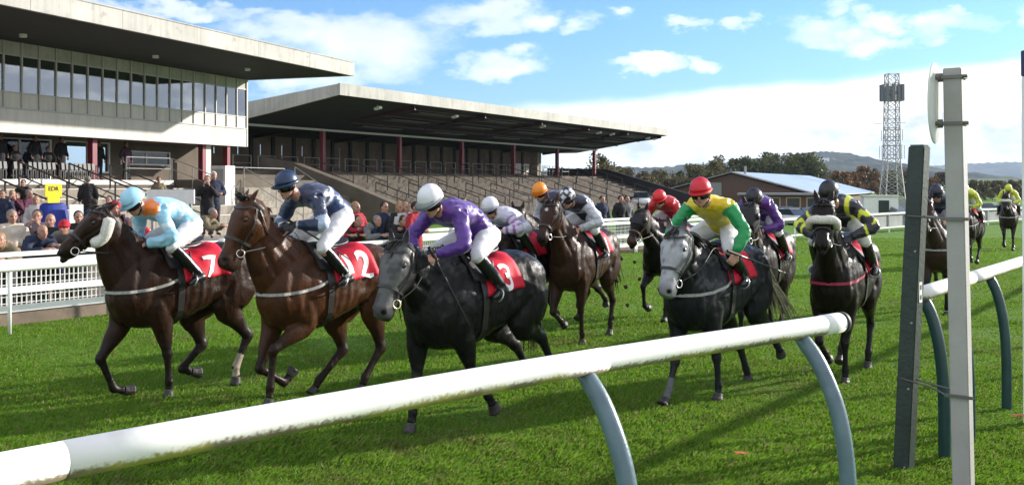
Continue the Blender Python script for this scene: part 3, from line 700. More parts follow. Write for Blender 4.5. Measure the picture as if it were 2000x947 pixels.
def make_legs(root, J, off, m, r=(.115, .095, .066, .058, .05), to=1.0, vox=.015, name='breeches', wrinkle=.005, seat=True):
    P = []
    pv = np.asarray(J['pelvis'], float); side = nrm(np.asarray(J['hip'][1], float) - np.asarray(J['hip'][-1], float))
    wa = np.asarray(J.get('waist', np.asarray(J['chest']) * .5 + pv * .5), float); wax = nrm(wa - pv)
    if seat: P.append(rtube([(*(pv - wax * .11), .07, .07), (*(pv - wax * .06), .145, .12), (*pv, .165, .13), (*(pv + wax * .08), .15, .112), (*(pv + wax * .15), .12, .09)], 3, side=side, n=16))
    for s in (-1, 1):
        hi, kn, an = (np.asarray(J[q][s], float) for q in ('hip', 'kn', 'an')); en = kn + (an - kn) * max(0, to)
        pts = [hi, hi * .5 + kn * .5, kn]; rr = list(r[:3])
        if to > 0: pts += [kn * .5 + en * .5, en]; rr += list(r[3:5])
        P.append(limb(pts, rr, 12))
    V, F = fuse(P, vox, 4); N = vert_normals(V, F); V = V + N * (vnoise(V, 26, 6) * wrinkle)[:, None]
    return obj(name, (V - off, F), m, root, True)
def make_boot(root, J, off, s, m, top=.12, name='boot', r=(.058, .058, .05, .043), vox=.012, band=False):
    kn, an, to = (np.asarray(J[q][s], float) for q in ('kn', 'an', 'toe')); st_ = kn + (an - kn) * top; he = an + nrm(an - kn) * .045 - nrm(to - an) * .03
    P = [limb([st_, st_ * .6 + an * .4, st_ * .25 + an * .75, an], r, 12)] if top < .95 else []
    P.append(rtube([(*he, .030, .035), (*(he * .5 + an * .5 + (to - an) * .2), .038, .045), (*(an * .35 + to * .65), .042, .033), (*to, .034, .024), (*(to + nrm(to - an) * .03), .012, .012)], 3, side=nrm(np.cross(to - an, kn - an)), n=12))
    V, F = fuse(P, vox, 3); b = obj(name, (V - off, F), m, root, True)
    if band:
        p = kn + (an - kn) * .86; v, f = limb([p, p + (an - kn) * .09], [.056, .054], 14); obj('ankle_band', (v - off, f), M_SOLE, b, True)
    return b
def make_helmet(root, c, f, l, u, off, color, peak=.05, name='helmet', m=None):
    """dome, rim and peak as one shell; u is up for the head, tilted back a little"""
    c = np.asarray(c, float) + u * .052 - f * .008; n = 36; rows = []
    for ph in np.linspace(4, 104, 13):
        a = R(ph); rows.append([c + (f * .121 * math.cos(t) + l * .101 * math.sin(t)) * math.sin(a) * (1.02 if ph > 80 else 1) + u * .108 * math.cos(min(a, R(95))) for t in np.linspace(0, 2 * math.pi, n, endpoint=False)])
    rim = []; rim2 = []
    for t in np.linspace(0, 2 * math.pi, n, endpoint=False):
        k = max(0, math.cos(t)) ** .7; p = c + f * (.121 * math.cos(t) * 1.03 + .0) + l * .101 * math.sin(t) * 1.06 - u * .038
        rim.append(p + u * .018 + f * peak * k - u * .006 * k + (f * math.cos(t) + l * math.sin(t)) * .006); rim2.append(p + u * .018 + f * (peak * k - .004) - u * (.012 + .007 * k))
    rows += [rim, rim2, [q * .9 + c * .1 - u * .01 for q in rim2]]
    V = [p for r in rows for p in r]; F = []
    for i in range(len(rows) - 1):
        for j in range(n): k = (j + 1) % n; F.append((i * n + j, (i + 1) * n + j, (i + 1) * n + k, i * n + k))
    F.append(tuple(range(n))); V = np.array(V)
    h = V - c; C = color(h @ f, h @ l, h @ u, V)
    o = obj(name, (V - off, F), m or M_HELM, root, True, C)
    return o
def make_goggles(root, c, f, l, u, off):
    c = np.asarray(c, float); V = []; F = []; n = 17
    for d in (.036, .020, -.016, -.038):
        for t in np.linspace(-100, 100, n):
            a = R(t); k = 1.07 if abs(d - .002) < .02 else 1.02; nose = -.010 * math.exp(-(t / 12) ** 2) * (d < 0)
            V.append(c + f * (.100 * math.cos(a) - .002) * k + l * .088 * math.sin(a) * k + u * (d * (1 - .35 * (abs(t) > 75)) - nose))
    for i in range(3):
        for j in range(n - 1): F.append((i * n + j, i * n + j + 1, (i + 1) * n + j + 1, (i + 1) * n + j))
    m = len(V); V = np.array(V); V2 = V - (V - c) * .10; V = np.vstack([V, V2]); F2 = [tuple(q + m for q in reversed(f_)) for f_ in F]
    edge = list(range(n)) + [2 * 0 + n * i + n - 1 for i in range(1, 4)] + [3 * n + j for j in range(n - 2, -1, -1)] + [n * i for i in (2, 1)]
    F = F + F2 + [(p, p + m, q + m, q) for p, q in zip(edge, edge[1:] + edge[:1])]
    obj('goggles', (V - off, F), M_GOGG, root, True)

def jockey_pose(**k):
    J = dict(pelvis=(-.06, 0, 1.69), waist=(.09, 0, 1.83), chest=(.27, 0, 1.86), neck=(.43, 0, 1.87), head=(.54, 0, 1.93), face=(.92, 0, -.40), up=(.40, 0, .92))
    J['sh'] = {s: (.37, .185 * s, 1.84) for s in (-1, 1)}; J['el'] = {s: (.33, .31 * s, 1.58) for s in (-1, 1)}; J['wr'] = {s: (.50, .13 * s, 1.52) for s in (-1, 1)}
    J['hd'] = {s: (.8, -.45 * s, -.25) for s in (-1, 1)}; J['palm'] = {s: (0, -s * .6, -.8) for s in (-1, 1)}
    J['hip'] = {s: (-.05, .10 * s, 1.68) for s in (-1, 1)}; J['kn'] = {s: (.31, .275 * s, 1.50) for s in (-1, 1)}; J['an'] = {s: (.01, .305 * s, 1.20) for s in (-1, 1)}; J['toe'] = {s: (.15, .335 * s, 1.14) for s in (-1, 1)}
    dz, dx = k.get('dz', 0), k.get('dx', 0)
    def mv(p, w=1.0): return np.array((p[0] + dx * w, p[1] + k.get('dy', 0) * w, p[2] + dz * w))
    for q in ('pelvis', 'waist', 'chest', 'neck', 'head'): J[q] = mv(J[q])
    J['sh'] = {s: mv(v) for s, v in J['sh'].items()}; J['hip'] = {s: mv(v) for s, v in J['hip'].items()}; J['el'] = {s: mv(v, .8) for s, v in J['el'].items()}
    for q, v in k.items():
        if q in J: J[q] = {**J[q], **v} if isinstance(v, dict) else np.array(v, float)
    yaw = R(k.get('yaw', 0)); roll = k.get('pitch', 0); f = nrm(J['face']); u = nrm(J['up'])
    f = nrm(f * math.cos(R(roll)) + u * math.sin(R(roll))); l = nrm(np.cross(u, f)); u = np.cross(f, l)
    J['face'] = f * math.cos(yaw) + l * math.sin(yaw); J['up'] = u
    return J
def make_jockey(hs, label, J, jacket, cap, breech=None, boots=None, gloves=None, vox=.011, peak=.05, gog=True, band=False, capm=None):
    """hs: the horse's empty, whose axes the pose is given in"""
    root = empty('person', (hs.location.x, hs.location.y, 1.46), hs.rotation_euler.z); off = np.array((0, 0, 1.46))
    tag(root, label, 'jockey', 'jockeys riding in the race')
    f, l, u = make_body(root, J, off, vox=vox, gloves=gloves)
    make_jacket(root, J, off, M_SILK, jacket, vox=vox * 1.15, puff=.006)
    make_legs(root, J, off, breech or M_BREECH, to=.16, vox=vox * 1.3)
    for s in (-1, 1): make_boot(root, J, off, s, boots or M_BOOT, .05, r=(.062, .062, .054, .045), vox=vox * 1.1, band=band)
    make_helmet(root, J['head'], f, l, u, off, cap, peak, m=capm)
    if gog: make_goggles(root, J['head'], f, l, u, off)
    mb = MB()
    for s in (-1, 1): mb.add(*tube([J['head'] + l * .086 * s - u * .01 - f * .005, J['head'] + l * .070 * s - u * .07 + f * .01, J['head'] - u * .118 + f * .045 + l * .012 * s], .007, n=6))
    v, f_ = mb.vf(); obj('chin_strap', (np.array(v) - off, f_), M_LEATHER, root)
    return root
def make_whip(hs, p, q, label):
    Mx = Matrix.Translation(hs.location) @ Matrix.Rotation(hs.rotation_euler.z, 4, 'Z'); a = Mx @ Vector(p); b = Mx @ Vector(q)
    root = empty('riding_whip', a); tag(root, label, 'whip'); d = np.array(b - a)
    obj('shaft', tube([d * 0, d * .35, d * .85], [.011, .009, .005], n=8), M_LEATHER, root); obj('flap', MB().bar(d * .85, d, .022, .006).vf(), M_LEATHER, root)
    obj('handle', tube([-d * .22, d * .02], [.013, .013], n=8), M_HOODB, root)
# ------------------------------------------------------------------ ground
FENCE = np.array([(-9.4, 10.4), (-7.1, 14.4), (-2.2, 21.6), (3.75, 30.6), (17.9, 47.0), (29.2, 57.8), (60, 84), (110, 124)])   # the far side of the course
RAIL_A = [(-2.6, 1.62), (-1.46, 2.93), (0, 4.42), (1.12, 5.41), (1.97, 6.13)]
RAIL_B = [(3.10, 7.75), (3.56, 8.38), (4.24, 9.30), (5.55, 11.1), (8.2, 14.8), (12.5, 20.8), (20, 31.5), (36, 52)]
def fence_dist(X, Y):
    """signed distance beyond the far fence (positive on the stand side)"""
    best = np.full(X.shape, 1e9); sg = np.ones(X.shape)
    for a, b in zip(FENCE[:-1], FENCE[1:]):
        d = b - a; t = np.clip(((X - a[0]) * d[0] + (Y - a[1]) * d[1]) / (d @ d), 0, 1); dx = X - a[0] - t * d[0]; dy = Y - a[1] - t * d[1]; r = np.hypot(dx, dy)
        s = np.sign(d[0] * dy - d[1] * dx); m = r < best; best = np.where(m, r, best); sg = np.where(m, s, sg)
    return best * np.where(sg == 0, 1, sg)
def ground_z(X, Y):
    fd = fence_dist(X, Y); z = -1.3 * sstep(fd, 3, 26) * sstep(X - Y * .12, 2, 12)
    return z + .012 * np.sin(X * 1.7 + Y * .6) * np.cos(Y * 1.3 - X * .4) * (Y < 60) * (fd < 0)

def grass_material():
    m = bpy.data.materials.new('turf'); m.use_nodes = True; nt = m.node_tree; p = nt.nodes['Principled BSDF']; L = nt.links
    tc = nt.nodes.new('ShaderNodeTexCoord')
    def noise(s, d=6): t = nt.nodes.new('ShaderNodeTexNoise'); t.inputs['Scale'].default_value = s; t.inputs['Detail'].default_value = d; L.new(tc.outputs['Object'], t.inputs['Vector']); return t.outputs[0]
    def mix(f, a, b):
        x = nt.nodes.new('ShaderNodeMixRGB'); L.new(f, x.inputs[0])
        for i, c in ((1, a), (2, b)):
            if isinstance(c, tuple): x.inputs[i].default_value = (*c, 1)
            else: L.new(c, x.inputs[i])
        return x.outputs[0]
    def rng(v, a, b): r = nt.nodes.new('ShaderNodeMapRange'); r.inputs[1].default_value = a; r.inputs[2].default_value = b; L.new(v, r.inputs[0]); return r.outputs[0]
    c = mix(rng(noise(.35), .35, .65), (.085, .190, .012), (.110, .225, .015)); c = mix(rng(noise(3.2), .42, .70), c, (.060, .120, .014)); c = mix(rng(noise(26), .45, .75), c, (.14, .24, .03))
    c = mix(rng(noise(9), .66, .74), c, (.035, .040, .015)); L.new(c, p.inputs['Base Color']); p.inputs['Roughness'].default_value = .85; p.inputs['Specular IOR Level'].default_value = .15
    b = nt.nodes.new('ShaderNodeBump'); b.inputs['Strength'].default_value = .9; b.inputs['Distance'].default_value = .05; L.new(noise(38, 8), b.inputs['Height']); L.new(b.outputs[0], p.inputs['Normal'])
    return m
M_TURF = grass_material()
def build_ground():
    xs = np.concatenate([-np.geomspace(6000, 62, 14), np.arange(-60, 81, 1.5), np.geomspace(82, 6000, 14)]); ys = np.concatenate([[-200, -60], np.arange(-20, 131, 1.5), np.geomspace(134, 9000, 16)])
    X, Y = np.meshgrid(xs, ys); Z = ground_z(X, Y); nx, ny = len(xs), len(ys); V = np.stack([X, Y, Z], -1).reshape(-1, 3)
    F = [(j * nx + i, j * nx + i + 1, (j + 1) * nx + i + 1, (j + 1) * nx + i) for j in range(ny - 1) for i in range(nx - 1)]
    o = obj('ground', (V, F), M_TURF, None, True); tag(o, kind='structure')
    # hard standing for the crowd between the fence and the stands
    off = 1.05; P = []; Q = []
    for i in range(4):
        d = nrm(FENCE[i + 1] - FENCE[i]); n = np.array((-d[1], d[0])); P.append(FENCE[i] + n * off); Q.append(FENCE[i] + n * (24 if i < 3 else 22))
    V = [(*p, .03) for p in P] + [(*q, .03) for q in Q]; F = [(i, i + 1, 5 + i, 4 + i) for i in range(3)]
    tag(obj('pavement', (V, F), mat('worn_tarmac', (.16, .13, .10), .9, .2, noise=(1.5, .3), bump=(40, .2)), None), kind='structure')
build_ground()

def build_blades():
    """long turf of the course, too many leaves to count: one object"""
    r = np.random.default_rng(5); n = 760000
    Y = 6.6 + 34 * r.random(n) ** 2.1; X = (r.random(n) * 2 - 1) * (Y * .58 + .8)
    fd = fence_dist(X, Y); k = fd < .82; X, Y = X[k], Y[k]; n = len(X); Z = ground_z(X, Y)
    cl = vnoise(np.stack([X, Y, X * 0], -1), 1.4, 31); cl2 = vnoise(np.stack([X, Y, X * 0], -1), 5.0, 32)
    h = (.019 + .021 * r.random(n)) * (1 + .35 * cl + .3 * cl2) * (1 + .7 * (Y < 8.4)); h = np.clip(h, .016, .12); w = (.0028 + .0024 * r.random(n)) * (1 + Y / 13)
    a = r.random(n) * 6.283; b = r.random(n) * 6.283; ln = h * (.35 + .6 * r.random(n)); lx, ly = np.cos(b) * ln + .35 * h, np.sin(b) * ln - .15 * h
    V = np.empty((n, 4, 3), np.float32); V[:, 0] = np.stack([X - np.cos(a) * w, Y - np.sin(a) * w, Z - .004], -1); V[:, 1] = np.stack([X + np.cos(a) * w, Y + np.sin(a) * w, Z - .004], -1)
    V[:, 2] = np.stack([X + lx * .45 + np.cos(a) * w * .7, Y + ly * .45 + np.sin(a) * w * .7, Z + h * .65], -1); V[:, 3] = np.stack([X + lx, Y + ly, Z + h], -1)
    me = bpy.data.meshes.new('grass'); me.vertices.add(n * 4); me.vertices.foreach_set('co', V.ravel())
    idx = np.arange(n)[:, None] * 4; T = np.concatenate([idx + np.array([[0, 1, 2]]), idx + np.array([[0, 2, 3]])], 1).reshape(-1).astype(np.int32); nt_ = n * 2
    me.loops.add(nt_ * 3); me.loops.foreach_set('vertex_index', T); me.polygons.add(nt_); me.polygons.foreach_set('loop_start', np.arange(nt_, dtype=np.int32) * 3); me.update()
    c = np.ones((n, 4, 4), np.float32); t = r.random(n); base = np.stack([.102 + .060 * t, .210 + .070 * t, .013 + .012 * t], -1) * (1 + .14 * cl + .10 * cl2)[:, None]
    dry = r.random(n) < .07; base[dry] = (.26, .22, .09)
    worn = sstep(vnoise(np.stack([X, Y, X * 0], -1), 2.6, 77) + .35 * r.normal(size=n), .55, 1.1); base = base * (1 - .7 * worn)[:, None] + np.array((.16, .13, .06)) * (.7 * worn)[:, None]; c[:, :, :3] = base[:, None, :]
    at = me.color_attributes.new('col', 'FLOAT_COLOR', 'POINT'); at.data.foreach_set('color', c.ravel())
    m = bpy.data.materials.new('grass_leaf'); m.use_nodes = True; q = m.node_tree; p = q.nodes['Principled BSDF']; A = q.nodes.new('ShaderNodeAttribute'); A.attribute_name = 'col'
    q.links.new(A.outputs[0], p.inputs['Base Color']); p.inputs['Roughness'].default_value = .55; p.inputs['Specular IOR Level'].default_value = .3
    tr = q.nodes.new('ShaderNodeBsdfTranslucent'); q.links.new(A.outputs[0], tr.inputs[0]); mx = q.nodes.new('ShaderNodeMixShader'); mx.inputs[0].default_value = .46
    q.links.new(p.outputs[0], mx.inputs[1]); q.links.new(tr.outputs[0], mx.inputs[2]); q.links.new(mx.outputs[0], q.nodes['Material Output'].inputs[0])
    me.materials.append(m); o = bpy.data.objects.new('grass', me); COL.objects.link(o); tag(o, 'long green turf of the course', 'grass', kind='stuff')
build_blades()

# ------------------------------------------------------------------ hills and haze
def ridge(name, pts, Y, col, depth=900, noise=(.004, .5), base=-60, patch=None, rough=6):
    """pts: (x pixel-bearing, height above eye in px at distance Y) -> a real ridge with a slope towards us"""
    r = np.random.default_rng(len(pts)); P = crom(np.array(pts, float), 24); n = len(P); V = []; m_ = 10
    for j in range(m_):
        t = j / (m_ - 1); yy = Y - depth * (1 - t)
        for i, (px, h) in enumerate(P):
            xx = (px - 1000) / 2000 * Y; z = EYE + h / 2000 * Y; z = base + (z - base) * t ** .8 + (r.normal() * rough * .3 + rough * math.sin(i * .9 + j * 2)) * (t > .1) * (.4 if j == m_ - 1 else 1); V.append((xx, yy, z))
    for i in range(n): V.append((V[(m_ - 1) * n + i][0], Y + depth, base))
    F = [(j * n + i, j * n + i + 1, (j + 1) * n + i + 1, (j + 1) * n + i) for j in range(m_) for i in range(n - 1)]
    o = obj(name, (V, F), mat(name + '_slope', col, .95, .1, noise=noise, ramp2=patch), None, True); tag(o, kind='structure'); return o
ridge('hills', [(1000, 20), (1100, 30), (1200, 36), (1260, 34), (1330, 38), (1400, 44), (1480, 52), (1540, 58), (1580, 63), (1620, 65), (1660, 58), (1700, 48), (1760, 40), (1820, 30), (1880, 20), (1950, 8), (2100, 2)], 2400, (.045, .055, .035),
      700, (.012, .5), -20, (.006, (.10, .10, .05), .50, .56), 5)
ridge('hill', [(1500, 20), (1700, 28), (1800, 36), (1860, 40), (1920, 43), (1980, 45), (2050, 44), (2200, 36), (2500, 20)], 5200, (.05, .055, .04), 1500, (.004, .4), -20, (.002, (.09, .09, .05), .5, .58), 8)
ridge('field', [(1600, 4), (1750, 8), (1850, 11), (1950, 13), (2050, 13), (2300, 8)], 1500, (.10, .15, .045), 700, (.01, .3), -8, (.008, (.14, .12, .05), .52, .55), 1)
for i, (px, hh, w) in enumerate([(1612, 56, 14), (1602, 55, 8), (1628, 54, 6)]):
    X = (px - 1000) / 2000 * 2180; e = empty('farmhouse', (X, 2180, EYE + (hh - 8) / 2000 * 2180)); tag(e, ['white farmhouse high on the wooded hill', 'small white barn left of the hilltop farmhouse', 'small white barn right of the hilltop farmhouse'][i], 'house')
    obj('wall', MB().box((-w / 2, -4, -8), (w / 2, 4, 6)).vf(), mat('limewash', (.8, .8, .78), .8), e)
    obj('roof', MB().add([(-w / 2, -5, 6), (w / 2, -5, 6), (w / 2, 5, 6), (-w / 2, 5, 6), (-w / 2, 0, 10), (w / 2, 0, 10)], [(0, 1, 5, 4), (2, 3, 4, 5), (0, 4, 3), (1, 2, 5), (0, 3, 2, 1)]).vf(), mat('slate_far', (.1, .1, .11), .8), e)
def haze():
    m = bpy.data.materials.new('haze'); m.use_nodes = True; nt = m.node_tree; nt.nodes.remove(nt.nodes['Principled BSDF'])
    v = nt.nodes.new('ShaderNodeVolumePrincipled'); v.inputs['Color'].default_value = (.62, .78, 1, 1); v.inputs['Density'].default_value = HAZE; v.inputs['Anisotropy'].default_value = .2
    nt.links.new(v.outputs[0], nt.nodes['Material Output'].inputs['Volume'])
    o = obj('haze', MB().box((-7500, -400, -80), (7500, 10500, 420)).vf(), m, None); tag(o, 'thin autumn haze over the country', 'haze', kind='stuff')
HAZE = .00010
if HAZE: haze()

# ------------------------------------------------------------------ trees
def leaf_material(name, c, c2):
    m = mat(name, c, .6, .25, noise=(1.3, .35), ramp2=(.45, c2, .45, .6)); nt = m.node_tree; p = nt.nodes['Principled BSDF']
    tr = nt.nodes.new('ShaderNodeBsdfTranslucent'); tr.inputs[0].default_value = (*c2, 1); mx = nt.nodes.new('ShaderNodeMixShader'); mx.inputs[0].default_value = .22
    nt.links.new(p.outputs[0], mx.inputs[1]); nt.links.new(tr.outputs[0], mx.inputs[2]); nt.links.new(mx.outputs[0], nt.nodes['Material Output'].inputs[0]); return m
M_BARK = mat('bark', (.06, .05, .04), .9, noise=(6, .4))
LEAF = dict(green=leaf_material('leaves_dark_green', (.060, .075, .022), (.095, .100, .030)), olive=leaf_material('leaves_olive', (.10, .095, .030), (.135, .110, .038)),
            rust=leaf_material('leaves_rust', (.13, .072, .030), (.19, .095, .032)), brown=leaf_material('leaves_brown', (.085, .060, .034), (.11, .082, .040)))
def make_tree(px, top, w, Y, kind, label, seed, base=None, sparse=0.0):
    r = np.random.default_rng(seed); X = (px - 1000) / 2000 * Y; g = float(ground_z(np.array([X]), np.array([Y]))[0]) if base is None else base; Ht = EYE + (362 - top) / 2000 * Y - g; Wd = 1.55 * w / 2000 * Y
    root = empty('tree', (X, Y, g)); tag(root, label, 'tree', 'trees beyond the course'); mb = MB()
    mb.tube([(0, 0, 0), (.02 * Ht, 0, Ht * .3), (0, .02 * Ht, Ht * .62), (0, 0, Ht * .9)], np.array([.045, .035, .022, .006]) * Ht * .7, 8)
    lobes = []
    for k in range(int(14 + Wd * 1.3)):
        a = r.uniform(0, 6.28); q = r.uniform(0, 1) ** .6; zz = r.uniform(.22, .93); sp_ = math.sqrt(max(0, 1 - ((zz - .45) / .55) ** 2)) if zz > .45 else .75 + .25 * zz / .45
        c = np.array((math.cos(a) * q * Wd * .40 * sp_, math.sin(a) * q * Wd * .40 * sp_, zz * Ht)); lobes.append((c, r.uniform(.07, .18) * min(Wd, Ht * 1.1)))
        mb.tube([(0, 0, min(Ht * .55, c[2] * .55)), c * (.5, .5, .85), c], np.array([.012, .007, .002]) * Ht, 5)
    obj('trunk', mb.vf(), M_BARK, root); n = int(5200 * (1 - sparse)); C = np.array([l[0] for l in lobes]); Rr = np.array([l[1] for l in lobes]); pick = r.integers(0, len(lobes), n)
    d = r.normal(size=(n, 3)); d /= np.linalg.norm(d, axis=1, keepdims=True); P = C[pick] + d * (Rr[pick] * r.uniform(.25, 1.25, n) ** .8)[:, None]; P[:, 2] = np.clip(P[:, 2], .02 * Ht, Ht * 1.01)
    s = r.uniform(.5, 1.3, n) * max(.18, .018 * Ht + .013 * Wd); u = r.normal(size=(n, 3)); u /= np.linalg.norm(u, axis=1, keepdims=True); v = np.cross(u, r.normal(size=(n, 3))); v /= np.linalg.norm(v, axis=1, keepdims=True)
    V = np.stack([P - u * s[:, None], P + v * (s * .55)[:, None], P + u * s[:, None], P - v * (s * .55)[:, None]], 1).reshape(-1, 3)
    obj('crown', (V, np.arange(n * 4).reshape(n, 4)), LEAF[kind], root)
TREES = [(1178, 302, 70, 125, 'olive', 'thin olive tree at the end of the open stand'), (1212, 330, 60, 150, 'brown', 'low brown tree right of the open stand'), (1255, 336, 60, 190, 'brown', 'brown bush under the long hill'),
         (1300, 333, 70, 200, 'olive', 'olive bush left of the brick hall'), (1352, 322, 70, 210, 'olive', 'olive tree close left of the hall gable'), (1395, 316, 70, 215, 'olive', 'olive tree over the hall gable'),
         (1432, 303, 80, 220, 'green', 'dark green tree above the hall ridge'), (1478, 312, 66, 225, 'green', 'dark green tree behind the hall ridge, lower crown'), (1520, 300, 84, 228, 'green', 'tall dark tree in the middle of the clump'),
         (1565, 300, 84, 232, 'green', 'tall dark tree at the right of the clump'), (1600, 318, 50, 236, 'olive', 'small tree at the clump\'s right edge'), (1650, 336, 70, 200, 'rust', 'rust coloured tree above the hall\'s right eave'),
         (1690, 326, 70, 240, 'rust', 'rusty autumn tree left of the mast'), (1725, 330, 60, 245, 'green', 'dark tree just left of the mast'), (1768, 328, 60, 250, 'brown', 'brown tree just right of the mast'),
         (1800, 334, 60, 250, 'rust', 'rusty tree behind the dark post'), (1840, 338, 70, 255, 'brown', 'brown tree between the two posts'), (1905, 352, 70, 230, 'olive', 'low hedge tree right of the white post'),
         (1950, 354, 70, 235, 'brown', 'low brown hedge tree over the last rider'), (1995, 352, 70, 240, 'olive', 'low hedge tree at the right edge'), (1245, 348, 80, 120, 'olive', 'low scrub beside the terrace wall'), (1330, 350, 80, 150, 'brown', 'low brown scrub left of the hall')]
for i, (px, top, w, Y, k, lb) in enumerate(TREES): make_tree(px, top, w, Y, k, lb, 40 + i, sparse=.35 if i == 0 else .0)
# ------------------------------------------------------------------ grandstands
M_PANEL = mat('cream_panel', (.58, .555, .51), .6, .35, noise=(.8, .10), streak=.16)
M_FASCIA = mat('weathered_fascia', (.44, .425, .39), .7, .3, noise=(.7, .22), ramp2=(3.0, (.30, .29, .275), .58, .75), streak=.2)
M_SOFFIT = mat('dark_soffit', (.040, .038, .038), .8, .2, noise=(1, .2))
M_FRAME = mat('grey_aluminium', (.42, .42, .41), .45, .5)
M_MAROON = mat('maroon_steel', (.20, .018, .035), .45, .5, noise=(2, .2))
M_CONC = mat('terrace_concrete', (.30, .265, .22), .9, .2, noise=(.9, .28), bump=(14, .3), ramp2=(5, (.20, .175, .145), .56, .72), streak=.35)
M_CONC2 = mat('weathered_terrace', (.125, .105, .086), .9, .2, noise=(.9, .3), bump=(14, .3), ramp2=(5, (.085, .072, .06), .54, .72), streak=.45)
M_CONCD = mat('stained_concrete', (.15, .125, .10), .9, .2, noise=(.8, .35), bump=(10, .3))
M_BRICKD = mat('dark_brick_wall', (.16, .118, .092), .9, .2, noise=(1.2, .3), bump=(20, .3))
M_BEAM = mat('dark_maroon_steel', (.05, .010, .016), .6, .4); M_SPAN = mat('soffit_translucent', (.085, .075, .085), .6)
M_WHITE = mat('white_paint', (.78, .78, .76), .45, .4, noise=(5, .08))
M_WHITEG = mat('off_white_boards', (.62, .60, .56), .6, .3, noise=(3, .15))
M_STEELG = mat('galvanised_rail', (.36, .35, .33), .45, .5, metal=.3, noise=(4, .2))
M_DARKRAIL = mat('dark_handrail', (.045, .04, .038), .5)
def glass_material(name, tint, mixv):
    m = bpy.data.materials.new(name); m.use_nodes = True; nt = m.node_tree; nt.nodes.remove(nt.nodes['Principled BSDF'])
    t = nt.nodes.new('ShaderNodeBsdfTransparent'); t.inputs[0].default_value = (*tint, 1); g = nt.nodes.new('ShaderNodeBsdfGlossy'); g.inputs['Roughness'].default_value = .02; g.inputs[0].default_value = (.9, .93, .95, 1)
    lw = nt.nodes.new('ShaderNodeLayerWeight'); lw.inputs[0].default_value = mixv; mx = nt.nodes.new('ShaderNodeMixShader'); nt.links.new(lw.outputs['Fresnel'], mx.inputs[0]); nt.links.new(t.outputs[0], mx.inputs[1]); nt.links.new(g.outputs[0], mx.inputs[2])
    nt.links.new(mx.outputs[0], nt.nodes['Material Output'].inputs[0]); return m
M_GLASS = glass_material('window_glass', (.62, .68, .70), .74)
M_GLASS2 = glass_material('shaded_glass', (.35, .38, .4), .35)
M_DARKIN = mat('dark_room', (.035, .035, .04), .9)

